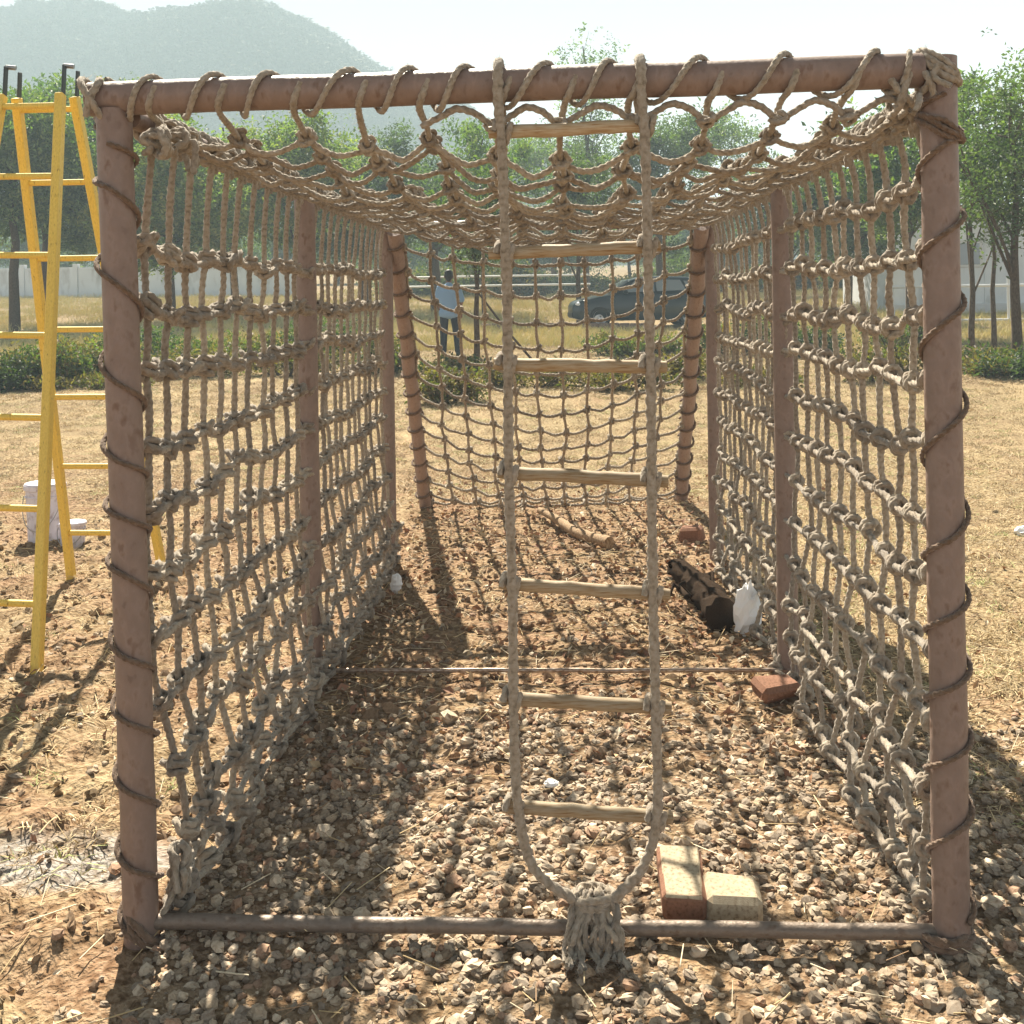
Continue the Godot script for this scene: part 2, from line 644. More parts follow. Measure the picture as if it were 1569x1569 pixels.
# ---------------------------------------------------------------- materials
func make_materials() -> void:
	var W := Color.WHITE
	var rope_t := noise_tex(0.02, [[0.0, Color(0.62, 0.58, 0.52)], [0.45, Color(0.9, 0.87, 0.82)], [1.0, W]], 3)
	var rope_n := noise_tex(0.12, [], 4, true, 6.0)
	var r := mat(lin(0.40, 0.355, 0.305), 0.95, rope_t, Vector3(5, 5, 5), rope_n, 0.8)
	r.rim_enabled = true
	r.rim = 0.9
	r.rim_tint = 0.4
	r.backlight_enabled = true
	r.backlight = Color(0.42, 0.37, 0.30)
	M.rope = r
	M.ropes = [r]
	for c in [lin(0.31, 0.275, 0.24), lin(0.45, 0.40, 0.34), lin(0.36, 0.31, 0.26)]:
		var rc: StandardMaterial3D = r.duplicate()
		rc.albedo_color = c
		M.ropes.append(rc)
	var rd: StandardMaterial3D = r.duplicate()
	rd.albedo_color = lin(0.20, 0.14, 0.105)  # same rope, its colour darkened for the shade on the posts
	M.lash = rd
	var paint_t := noise_tex(0.012, [[0.0, Color(0.78, 0.75, 0.73)], [0.12, Color(0.82, 0.79, 0.76)], [0.2, Color(0.92, 0.91, 0.9)], [0.45, Color(0.95, 0.94, 0.93)], [0.62, W], [0.74, Color(0.93, 0.91, 0.88)], [0.8, Color(0.84, 0.78, 0.73)], [1.0, Color(0.74, 0.65, 0.58)]], 8, false, 1.0, 1024, 6)
	var fine_n := noise_tex(0.06, [], 9, true, 3.0)
	M.steel = mat(lin(0.225, 0.158, 0.13), 0.55, paint_t, Vector3(1.7, 0.9, 1.7), fine_n, 0.35)
	M.steel.metallic_specular = 0.5
	var bark_t := noise_tex(0.03, [[0.0, Color(0.45, 0.35, 0.28)], [0.5, Color(0.85, 0.78, 0.7)], [1.0, W]], 12)
	M.pole = mat(lin(0.30, 0.225, 0.195), 0.7, paint_t, Vector3(3, 1.0, 3), fine_n, 0.6)
	M.iron = mat(lin(0.2, 0.16, 0.13), 0.5, paint_t, Vector3(1.5, 3, 3), fine_n, 0.5)
	M.iron.metallic = 0.25
	M.rod = mat(lin(0.5, 0.46, 0.44), 0.35, bark_t, Vector3(2, 6, 6))
	M.rod.metallic = 0.6
	var wood_t := noise_tex(0.02, [[0.0, Color(0.7, 0.55, 0.38)], [0.35, Color(0.93, 0.87, 0.78)], [0.7, W], [1.0, Color(0.8, 0.68, 0.5)]], 15)
	M.rung = mat(lin(0.48, 0.39, 0.275), 0.6, wood_t, Vector3(1.2, 14, 14), fine_n, 0.4)
	M.yellow = mat(lin(0.74, 0.52, 0.09), 0.5, noise_tex(0.03, [[0.0, Color(0.4, 0.33, 0.25)], [0.1, Color(0.55, 0.47, 0.35)], [0.14, Color(0.88, 0.86, 0.8)], [0.5, W], [0.75, Color(0.92, 0.9, 0.85)], [1.0, W]], 17), Vector3(4, 1.5, 4), fine_n, 0.3)
	M.yellow.metallic_specular = 0.5
	M.black = mat(lin(0.03, 0.035, 0.04), 0.5)
	M.hinge = mat(lin(0.055, 0.065, 0.07), 0.5)
	M.pail = mat(lin(0.66, 0.64, 0.68), 0.5, noise_tex(0.01, [[0.0, Color(0.6, 0.52, 0.5)], [0.35, Color(0.93, 0.92, 0.95)], [1.0, W]], 19), Vector3(4, 2, 4))
	M.wire = mat(lin(0.3, 0.3, 0.3), 0.4)
	M.wire.metallic = 0.8
	# ground: vertex colour carries the soil kinds, texture the grain
	var soil_t := noise_tex(0.025, [[0.0, Color(0.5, 0.44, 0.4)], [0.35, Color(0.78, 0.74, 0.7)], [0.6, W], [1.0, Color(0.9, 0.86, 0.8)]], 21, false, 1.0, 1024, 7)
	var soil_n := noise_tex(0.05, [], 22, true, 9.0, 1024, 6)
	M.ground = mat(W, 0.95, soil_t, Vector3(0.9, 0.9, 0.9), soil_n, 1.2, true)
	M.ground.metallic_specular = 0.15
	var stone_t := noise_tex(0.02, [[0.0, Color(0.6, 0.55, 0.5)], [0.4, Color(0.9, 0.88, 0.86)], [1.0, W]], 25)
	M.stone = mat(W, 0.85, stone_t, Vector3(6, 6, 6), fine_n, 0.6, true)
	M.litter = mat(W, 0.85, null, Vector3.ONE, null, 1.0, true)
	M.litter.backlight_enabled = true
	M.litter.backlight = Color(0.25, 0.2, 0.12)
	M.straw = mat(W, 0.8, null, Vector3.ONE, null, 1.0, true)
	M.straw.backlight_enabled = true
	M.straw.backlight = Color(0.35, 0.3, 0.2)
	M.leaf = mat(W, 0.6, null, Vector3.ONE, null, 1.0, true)
	M.leaf.backlight_enabled = true
	M.leaf.backlight = Color(0.8, 0.95, 0.45)
	M.bark = mat(lin(0.12, 0.095, 0.075), 0.95, bark_t, Vector3(2, 0.8, 2), fine_n, 1.0)
	M.brick = mat(lin(0.27, 0.14, 0.09), 0.9, stone_t, Vector3(7, 7, 7), rope_n, 0.8)
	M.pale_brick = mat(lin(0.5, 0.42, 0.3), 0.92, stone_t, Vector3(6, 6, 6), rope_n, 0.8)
	M.drift = mat(lin(0.46, 0.37, 0.27), 0.9, bark_t, Vector3(6, 2, 6), rope_n, 0.7)
	M.char = mat(lin(0.05, 0.036, 0.027), 0.9, stone_t, Vector3(9, 9, 9), rope_n, 1.2)
	M.char.metallic_specular = 0.1
	M.char.roughness = 1.0
	M.plastic = mat(lin(0.8, 0.8, 0.8), 0.35)
	M.plastic.backlight_enabled = true
	M.plastic.backlight = Color(0.5, 0.5, 0.5)
	M.wall = mat(lin(0.62, 0.65, 0.68), 0.8, noise_tex(0.006, [[0.0, Color(0.7, 0.68, 0.66)], [0.4, Color(0.95, 0.95, 0.95)], [1.0, W]], 31), Vector3(0.25, 0.12, 0.25))
	M.trim = mat(lin(0.5, 0.5, 0.5), 0.7)
	M.rail = mat(lin(0.55, 0.56, 0.57), 0.5)
	M.kerb = mat(lin(0.24, 0.17, 0.14), 0.9, stone_t, Vector3(1, 1, 1))
	M.hill = mat(lin(0.09, 0.105, 0.055), 1.0, noise_tex(0.02, [[0.0, Color(0.5, 0.5, 0.4)], [0.5, Color(0.9, 0.9, 0.85)], [1.0, W]], 33), Vector3(0.01, 0.01, 0.01))
	M.carpaint = mat(lin(0.006, 0.014, 0.02), 0.3)
	M.carpaint.clearcoat_enabled = true
	M.carpaint.clearcoat = 0.35
	M.carpaint.clearcoat_roughness = 0.08
	M.carglass = mat(lin(0.13, 0.15, 0.16), 0.1)
	M.carglass.metallic_specular = 0.6
	M.tyre = mat(lin(0.02, 0.02, 0.02), 0.9)
	M.rim = mat(lin(0.4, 0.4, 0.42), 0.35)
	M.rim.metallic = 0.7
	M.lamp = mat(lin(0.7, 0.7, 0.72), 0.15)
	M.skin = mat(lin(0.19, 0.105, 0.07), 0.6)
	M.hair = mat(lin(0.02, 0.018, 0.018), 0.6)
	var cloth_n := noise_tex(0.03, [], 40, true, 5.0)
	M.shirt = mat(lin(0.2, 0.3, 0.44), 0.9, null, Vector3(2, 2, 2), cloth_n, 1.0)
	M.trousers = mat(lin(0.03, 0.035, 0.045), 0.9, null, Vector3(2, 2, 2), cloth_n, 1.0)
	M.wrap_yellow = mat(lin(0.7, 0.52, 0.12), 0.4)
	M.wrap_red = mat(lin(0.5, 0.05, 0.06), 0.4)
	M.wrap_white = mat(lin(0.75, 0.72, 0.7), 0.4)

# ---------------------------------------------------------------- ground
func grid_axis(lo: float, hi: float, step: float, far_lo: float, far_hi: float, g: float) -> PackedFloat32Array:
	var a := PackedFloat32Array()
	var left := []
	var s := step
	var v := lo
	while v > far_lo:
		s *= g
		v -= s
		left.push_front(v)
	for e in left: a.append(e)
	v = lo
	while v < hi - 1e-4:
		a.append(v)
		v += step
	a.append(hi)
	s = step
	v = hi
	while v < far_hi:
		s *= g
		v += s
		a.append(v)
	return a

func mask_noise(x: float, z: float, s: float, o: float) -> float:
	return nz.get_noise_2d(x * s + o, z * s - o)

# 0 = none .. 1 = full cover of pebbles
func gravel_cover(x: float, z: float) -> float:
	var c := 0.0
	if z > -1.75 and absf(x) < 1.05: c = clampf((z + 1.75) / 0.8, 0.12, 1.0)
	elif z <= -1.75 and absf(x) < 1.05: c = 0.05
	if z > -0.05 and x > -0.95: c = 0.85
	if x >= 1.05: c = maxf(c, clampf((z + 1.5 + 0.3 * mask_noise(x, z, 90, 7)) / 0.4, 0.0, 1.0) * 0.95)
	if x < -0.95: c = 0.03 + 0.3 * clampf((z - 0.1) / 0.4, 0.0, 1.0) * clampf((x + 1.5) / 0.5, 0.0, 1.0)
	# sandy bald patches
	c *= clampf(1.25 - 3.0 * maxf(0.0, mask_noise(x, z, 75, 33) - 0.13), 0.22, 1.0)
	return c

func soil_colour(x: float, z: float) -> Color:
	var tan_ := Color(0.345, 0.265, 0.165)
	var red := Color(0.285, 0.185, 0.12)
	var grey := Color(0.27, 0.205, 0.145)
	var straw := Color(0.365, 0.29, 0.175)
	var c := tan_.lerp(red, clampf(0.35 + mask_noise(x, z, 60, 3) * 1.3, 0, 0.9))
	if absf(x) < 1.1 and z > -6.0 and z < 1.5: c = c.lerp(red, 0.45)
	if gravel_cover(x, z) > 0.4: c = c.lerp(grey, 0.5)
	var dry := clampf((-z - 5.5) / 4.0, 0, 1)
	if x > 1.2: dry = maxf(dry, clampf((-z - 1.0) / 1.5, 0, 1) * 0.8)
	if x < -1.2: dry = maxf(dry, 0.15)
	if x < -1.0 and mask_noise(x, z, 38, 140) > 0.12: c = c.lerp(red, 0.7)
	c = c.lerp(straw, dry * clampf(0.8 + mask_noise(x, z, 25, 11) * 0.8, 0, 1))
	# spilled cement
	var q := Vector2((x + 1.4) / 0.42, (z + 0.38) / 0.2).length() + mask_noise(x, z, 220, 5) * 0.5
	if q < 1.0: c = c.lerp(Color(0.34, 0.315, 0.29), clampf((1.0 - q) * 3.0, 0, 0.95))
	c = c.lerp(Color(0.25, 0.18, 0.11), clampf(mask_noise(x, z, 110, 210) * 1.6 - 0.1, 0, 0.6))
	return c * (1.0 + 0.3 * mask_noise(x, z, 300, 1))

func build_ground() -> void:
	var xs := grid_axis(-4.0, 4.0, 0.05, -330, 330, 1.22)
	var zs := grid_axis(-8.0, 2.2, 0.05, -430, 25, 1.16)
	var vs := PackedVector3Array()
	var ns := PackedVector3Array()
	var cs := PackedColorArray()
	var ix := PackedInt32Array()
	for z in zs:
		for x in xs:
			vs.append(Vector3(x, ground_y(x, z), z))
			var e := 0.04 if absf(x) < 8.0 else 1.0
			ns.append(Vector3(ground_y(x - e, z) - ground_y(x + e, z), 2.0 * e, ground_y(x, z - e) - ground_y(x, z + e)).normalized())
			cs.append(soil_colour(x, z))
	var w := xs.size()
	for j in zs.size() - 1:
		for i in w - 1:
			var a := j * w + i
			ix.append_array([a, a + 1, a + w, a + 1, a + w + 1, a + w])
	var o := part("ground", amesh(vs, ns, ix, cs), M.ground, self)
	tag(o, "tan bare earth with dry grass stretching back to the trees", "ground", "", "structure")

func scatter_ground() -> void:
	# pebbles
	var kinds := []
	for i in 4: kinds.append([chip(100 + i * 7), [], []])
	var tints := [Color(0.56, 0.46, 0.345), Color(0.48, 0.385, 0.28), Color(0.6, 0.505, 0.39), Color(0.40, 0.31, 0.22), Color(0.38, 0.25, 0.17), Color(0.33, 0.27, 0.21)]
	var n := 0
	for t in 90000:
		var x := rnd(-2.3, 2.9)
		var z := rnd(-4.2, 1.5)
		if rng.randf() > gravel_cover(x, z): continue
		var s := 0.004 + 0.0155 * pow(rng.randf(), 1.8)
		if rng.randf() < 0.015: s *= 1.6
		var b := Basis.from_euler(Vector3(rnd(-0.5, 0.5), rnd(0, TAU), rnd(-0.5, 0.5))).scaled_local(Vector3(s * rnd(0.9, 1.5), s * rnd(0.5, 0.9), s * rnd(0.8, 1.15)))
		var k: Array = kinds[rng.randi() % 4]
		k[1].append(Transform3D(b, on_ground(x, z, s * rnd(-0.25, 0.5))))
		k[2].append(tints[mini(rng.randi() % 9, 5) if rng.randf() < 0.75 else rng.randi() % 3] * rnd(0.75, 1.15))
	for i in 4:
		var o := multi("gravel", kinds[i][0], M.stone, kinds[i][1], kinds[i][2], self)
		tag(o, "loose pale gravel covering the ground inside and before the rope cage", "gravel", "gravel under the rope cage", "stuff")
	# earth clods
	kinds = []
	for i in 3: kinds.append([chip(200 + i * 5), [], []])
	for t in 30000:
		var x := rnd(-4.5, 4.0)
		var z := -6.5 * pow(rng.randf(), 0.9) + 1.3
		var want := 0.06
		if x < -1.0: want = 0.22 + 1.0 * maxf(0.0, mask_noise(x, z, 70, 60))
		if absf(x) < 1.05 and z < -1.0: want = 0.45
		if x > 1.1: want = 0.03
		if rng.randf() > want: continue
		var s := rnd(0.006, 0.02) * (1.7 if rng.randf() < 0.06 else 1.0)
		var b := Basis.from_euler(Vector3(rnd(-1, 1), rnd(0, TAU), rnd(-1, 1))).scaled_local(Vector3(s * rnd(0.8, 1.6), s * rnd(0.35, 0.7), s))
		var k: Array = kinds[t % 3]
		k[1].append(Transform3D(b, on_ground(x, z, s * rnd(-0.1, 0.3))))
		k[2].append(soil_colour(x, z) * rnd(0.75, 1.15))
	for i in 3:
		var o := multi("earth_clods", kinds[i][0], M.stone, kinds[i][1], kinds[i][2], self)
		tag(o, "crumbly brown earth clods scattered over the bare ground", "earth", "earth clods", "stuff")
	# fallen leaves
	var lf := []
	for i in 3: lf.append([sprig(1, 0.075, 0.035, 0.0, 0.0), [], []])
	for t in 16000:
		var x := rnd(-2.6, 2.6)
		var z := rnd(-6.8, 1.3)
		var want := 0.07
		if absf(x) < 1.1 and z < -0.9: want = 0.75
		if x > 0.4 and x < 1.1 and z < -2.0: want = 1.0
		if absf(x) >= 1.1: want = 0.18
		if rng.randf() > want: continue
		var b := Basis.from_euler(Vector3(rnd(-0.5, 0.5), rnd(0, TAU), rnd(-0.6, 0.6))).scaled_local(Vector3.ONE * rnd(0.3, 0.85) * (0.6 if z > -0.9 else 1.0))
		var k: Array = lf[t % 3]
		k[1].append(Transform3D(b, on_ground(x, z, rnd(0.008, 0.028))))
		var c: Color = [Color(0.34, 0.19, 0.11), Color(0.42, 0.27, 0.15), Color(0.5, 0.38, 0.24), Color(0.26, 0.14, 0.09), Color(0.55, 0.46, 0.34)][rng.randi() % 5]
		k[2].append(c * rnd(0.8, 1.15))
	for i in 3:
		var o := multi("fallen_leaves", lf[i][0], M.litter, lf[i][1], lf[i][2], self)
		tag(o, "dry brown fallen leaves littering the cage floor", "leaves", "fallen leaves", "stuff")
	# loose straw and twigs
	var sm := bar(Vector3(0, 0, -0.5), Vector3(0, 0, 0.5), 0.012, 4)
	var xf := []
	var cs := []
	for t in 30000:
		var x := rnd(-4.5, 4.5)
		var z := rnd(-7.5, 1.4)
		var want := 0.5
		if gravel_cover(x, z) > 0.5: want = 0.09
		elif x < -1.0: want = 0.22
		if rng.randf() > want: continue
		var l := rnd(0.03, 0.13)
		var b := Basis.from_euler(Vector3(rnd(-0.35, 0.35), rnd(0, TAU), 0)).scaled_local(Vector3(rnd(0.07, 0.16), rnd(0.07, 0.16), l))
		xf.append(Transform3D(b, on_ground(x, z, rnd(0.008, 0.03))))
		var c: Color = [Color(0.62, 0.5, 0.3), Color(0.5, 0.37, 0.2), Color(0.34, 0.22, 0.13), Color(0.66, 0.56, 0.4)][rng.randi() % 4]
		cs.append(c)
	tag(multi("loose_straw", sm, M.straw, xf, cs, self), "loose straw and thin twigs strewn over the earth", "straw", "", "stuff")
	# dry grass, short and trampled
	for v in 3:
		var mesh := tuft(18, 0.06, 0.0026, 0.06, 1.6)
		xf = []
		cs = []
		for t in 36000:
			var z := 0.6 - 24.0 * pow(rng.randf(), 1.5)
			var spread := 4.0 + (Z0 - z) * 0.5
			var x := rnd(-spread, spread)
			if absf(x) < 1.08 and z > -5.9: continue
			if z > -0.6 and x > 0: continue
			var want := 0.75
			if x < 0 and z > -6: want = 0.06 + 0.35 * maxf(0.0, mask_noise(x, z, 45, 80))
			elif z > -1.6: want = 0.3
			if z < -6.0: want = 0.9
			want *= clampf(0.8 + mask_noise(x, z, 55, 90) * 1.6, 0.05, 1.0)
			if rng.randf() > want: continue
			var s := rnd(0.6, 1.15) * (1.0 + clampf((-z - 8.0) / 16.0, 0, 1.0))
			xf.append(Transform3D(Basis(Vector3.UP, rnd(0, TAU)).scaled_local(Vector3(s, s * rnd(0.5, 1.0), s)), on_ground(x, z)))
			var c := Color(0.60, 0.48, 0.28).lerp(Color(0.26, 0.18, 0.1), rng.randf())
			if rng.randf() < 0.08: c = Color(0.33, 0.36, 0.14)
			cs.append(c)
		tag(multi("dry_grass", mesh, M.straw, xf, cs, self), "short trampled straw coloured grass beyond the rope cage", "grass", "dry grass", "stuff")
	# taller dry grass of the field behind
	var tall := tuft(22, 0.28, 0.006, 0.3, 0.55)
	xf = []
	cs = []
	for t in 16000:
		var z := rnd(-58, -21)
		var x := rnd(-0.62, 0.62) * (Z0 - z)
		if mask_noise(x, z, 12, 70) < -0.25: continue
		if Vector2(x - 2.3, z + 29.2).length() < 2.9: continue
		var s := rnd(0.7, 1.3)
		xf.append(Transform3D(Basis(Vector3.UP, rnd(0, TAU)).scaled_local(Vector3(s, s * rnd(0.5, 1.1), s)), on_ground(x, z)))
		cs.append(Color(0.60, 0.50, 0.24).lerp(Color(0.40, 0.40, 0.16), rng.randf() * 0.8))
	tag(multi("field_grass", tall, M.straw, xf, cs, self), "pale yellow grass of the field under the trees", "grass", "", "stuff")

# ---------------------------------------------------------------- the frame
const POSTS := [[Vector3(-1.0, -0.05, 0), Vector3(-1.04, 2.075, 0)], [Vector3(1.0, -0.05, 0), Vector3(1.0, 2.155, 0)], [Vector3(-1.0, -0.05, -1.87), Vector3(-1.005, 2.04, -1.87)], [Vector3(1.0, -0.05, -1.87), Vector3(1.0, 2.04, -1.87)], [Vector3(-1.0, -0.05, -3.94), Vector3(-1.0, 2.04, -3.94)], [Vector3(1.0, -0.05, -3.94), Vector3(1.0, 2.04, -3.94)]]
const LEAN := [[Vector3(-0.985, -0.03, -5.56), Vector3(-0.93, 2.0, -3.86)], [Vector3(0.985, -0.03, -5.75), Vector3(0.93, 2.0, -3.86)]]

func build_frame() -> void:
	var t := thing("pipe_frame", "brown painted steel pipe frame of the long rope cage", "frame")
	for i in POSTS.size():
		part("post", pipe(POSTS[i][0], POSTS[i][1], 0.0435, 32), M.steel, t)
	part("top_beam", pipe(Vector3(-1.10, 2.103, 0), Vector3(0.957, 2.125, 0), 0.0425, 32), M.steel, t)
	part("top_beam", pipe(Vector3(-0.97, 2.03, -3.94), Vector3(0.97, 2.03, -3.94), 0.035), M.steel, t)
	for s in [-1, 1]:
		part("side_beam", pipe(Vector3(s * 1.01, 2.06, -0.03), Vector3(s * 1.0, 2.05, -3.92), 0.026), M.steel, t)
		var l: Array = LEAN[0 if s < 0 else 1]
		part("leaning_pole", pipe(l[0], l[1], 0.046, 20, 0.006), M.pole, t)
	part("ground_pipe", pipe(Vector3(-0.97, 0.035, 0.0), Vector3(0.97, 0.03, 0.0), 0.0185, 20, 0.002), M.iron, t)
	part("ground_rod", pipe(Vector3(-0.97, 0.03, -1.83), Vector3(0.97, 0.032, -1.83), 0.0095, 12, 0.002), M.rod, t)

# ---------------------------------------------------------------- nets
var knot_wrap := []
var knot_hitch := []
const RR0 := 0.0106

func make_knots() -> void:
	# wrap round an upright (Y), leaving along X
	for v in 4:
		var p := PackedVector3Array()
		var turns := 1.6 + 0.2 * v
		var R := RR0 * rnd(1.75, 2.0)
		p.append(Vector3(-RR0 * 3.4, rnd(-0.004, 0.004), RR0 * 0.5))
		for i in 15:
			var k := i / 14.0
			var a := PI + k * turns * TAU
			p.append(Vector3(cos(a) * R, (k - 0.5) * RR0 * rnd(3.4, 4.2) + rnd(-0.002, 0.002), sin(a) * R))
		# diagonal strap over the top
		p.append(Vector3(R * 1.05, 0.0, R * 1.35))
		p.append(Vector3(-R * 0.4, -RR0 * 1.7, R * 1.45))
		p.append(Vector3(-R * 1.35, -RR0 * 0.6, 0.0))
		p.append(Vector3(0.0, RR0 * 0.6, -R * 1.3))
		p.append(Vector3(RR0 * 3.4, 0, 0.0))
		knot_wrap.append(rope(p, RR0 * 0.9, 0.011, 2.2))
	# hitch: two turns of the upright round the cross rope (X)
	for v in 4:
		var p := PackedVector3Array()
		var R := RR0 * rnd(1.8, 1.95)
		var turns := 1.5 + 0.25 * v
		p.append(Vector3(-RR0 * 0.6, RR0 * 2.6, RR0 * 0.4))
		for i in 14:
			var k := i / 13.0
			var a := PI * 0.5 + k * turns * TAU
			p.append(Vector3((k - 0.5) * RR0 * rnd(2.6, 3.4), sin(a) * R, cos(a) * R))
		p.append(Vector3(RR0 * 0.7, -RR0 * 2.6, RR0 * 0.5))
		knot_hitch.append(rope(p, RR0 * 0.92, 0.011, 2.2))

# P[i][j]: knot positions, i along the cross ropes, j along the uprights
func weave(t: Node3D, P: Array, sag: float, hitch: Array, seg: float, up_name: String, cross_name: String, upfix := Vector3.ZERO, RR := 0.0106, ks := 0.95) -> void:
	var ni := P.size()
	var nj: int = P[0].size()
	for i in ni:
		var c := PackedVector3Array()
		for j in nj:
			c.append(P[i][j])
			if j < nj - 1:
				var d: float = P[i][j].distance_to(P[i][j + 1])
				c.append(P[i][j].lerp(P[i][j + 1], 0.5) + rv(0.006) + Vector3(rnd(-1, 1), 0, rnd(-1, 1)) * maxf(0.0, d - 0.16) * 0.05)
		part(up_name, rope(c, RR, seg), M.ropes[rng.randi() % 4], t)
	for j in nj:
		var c := PackedVector3Array()
		for i in ni:
			c.append(P[i][j] + upfix * RR * 1.7)
			if i < ni - 1:
				c.append(P[i][j].lerp(P[i + 1][j], 0.28) + upfix * RR + Vector3(0, -sag * rnd(0.5, 1.1), 0) + rv(0.003))
				c.append(P[i][j].lerp(P[i + 1][j], 0.55) + upfix * RR * 0.5 + Vector3(0, -sag * rnd(0.8, 1.5), 0) + rv(0.003))
				c.append(P[i][j].lerp(P[i + 1][j], 0.8) + upfix * RR + Vector3(0, -sag * rnd(0.4, 1.0), 0) + rv(0.003))
		part(cross_name, rope(c, RR, seg), M.ropes[rng.randi() % 4], t)
	for i in ni:
		for j in nj:
			var p: Vector3 = P[i][j]
			var xa: Vector3 = (P[mini(i + 1, ni - 1)][j] - P[maxi(i - 1, 0)][j]).normalized()
			var ya: Vector3 = (P[i][mini(j + 1, nj - 1)] - P[i][maxi(j - 1, 0)]).normalized()
			var za := xa.cross(ya).normalized()
			ya = za.cross(xa)
			var b := Basis(xa, ya, za) * Basis.from_euler(Vector3(rnd(-0.25, 0.25), PI * (rng.randi() % 2), rnd(-0.3, 0.3)))
			b = b.scaled_local(Vector3.ONE * rnd(0.92, 1.15) * ks)
			part("knot", hitch[rng.randi() % 4], M.ropes[rng.randi() % 4], t, Transform3D(b, p))

func side_net(s: int, rows: Array, label: String, hitch: Array) -> void:
	var t := thing("rope_net", label, "rope net", Vector3.ZERO, "rope nets of the cage")
	var P := []
	var n := 24
	var wob := FastNoiseLite.new()
	wob.seed = 70 + s
	wob.frequency = 0.5
	for i in n:
		var z := -0.105 - 0.1588 * i
		var col := []
		for j in rows.size():
			var y: float = rows[j]
			var low := clampf((0.75 - y) / 0.7, 0.0, 1.0)
			var bulge := 0.0 + 0.035 * sin(PI * clampf(y / 2.0, 0, 1)) * (0.4 + 0.6 * absf(sin(PI * z / 1.9)))
			var x := s * (1.0 + bulge * 0.6 - low * (0.07 if s < 0 else 0.03)) + rnd(-1, 1) * (0.008 + 0.022 * low)
			var yy := y + wob.get_noise_2d(z * 3.0, j * 4.0) * 0.05 + rnd(-0.008, 0.008)
			if j == rows.size() - 1: yy = maxf(0.02, y + rnd(-0.012, 0.012))
			if i == 0: yy += 0.012
			var zz := z + rnd(-0.012, 0.012) * (1.0 + low * 1.6) + wob.get_noise_2d(z * 2.0 + 40.0, j * 2.5) * (0.01 + 0.03 * low)
			col.append(Vector3(x, maxf(yy, 0.025), zz))
		# hang from the side beam
		P.append(col)
	weave(t, P, 0.006, hitch, 0.010, "upright_rope", "cross_rope", Vector3(-s, 0, 0), 0.0104, 1.05)
	# hanger ends: each upright goes on up and over the side beam
	for i in n:
		var p: Vector3 = P[i][0]
		var c := PackedVector3Array([p, Vector3(s * 1.0, lerpf(p.y, 2.0, 0.5), p.z + rnd(-0.006, 0.006)), Vector3(s * 0.985, 2.0, p.z)])
		for k in 9:
			var a := PI * 1.2 - k * 0.72
			c.append(Vector3(s * (1.005 - cos(a) * 0.039 * -1.0), 2.053 + sin(a) * 0.039, p.z - 0.006 * k))
		c.append(Vector3(s * 0.99, 1.985, p.z - 0.05))
		part("upright_rope", rope(c, RR0, 0.011), M.rope, t)

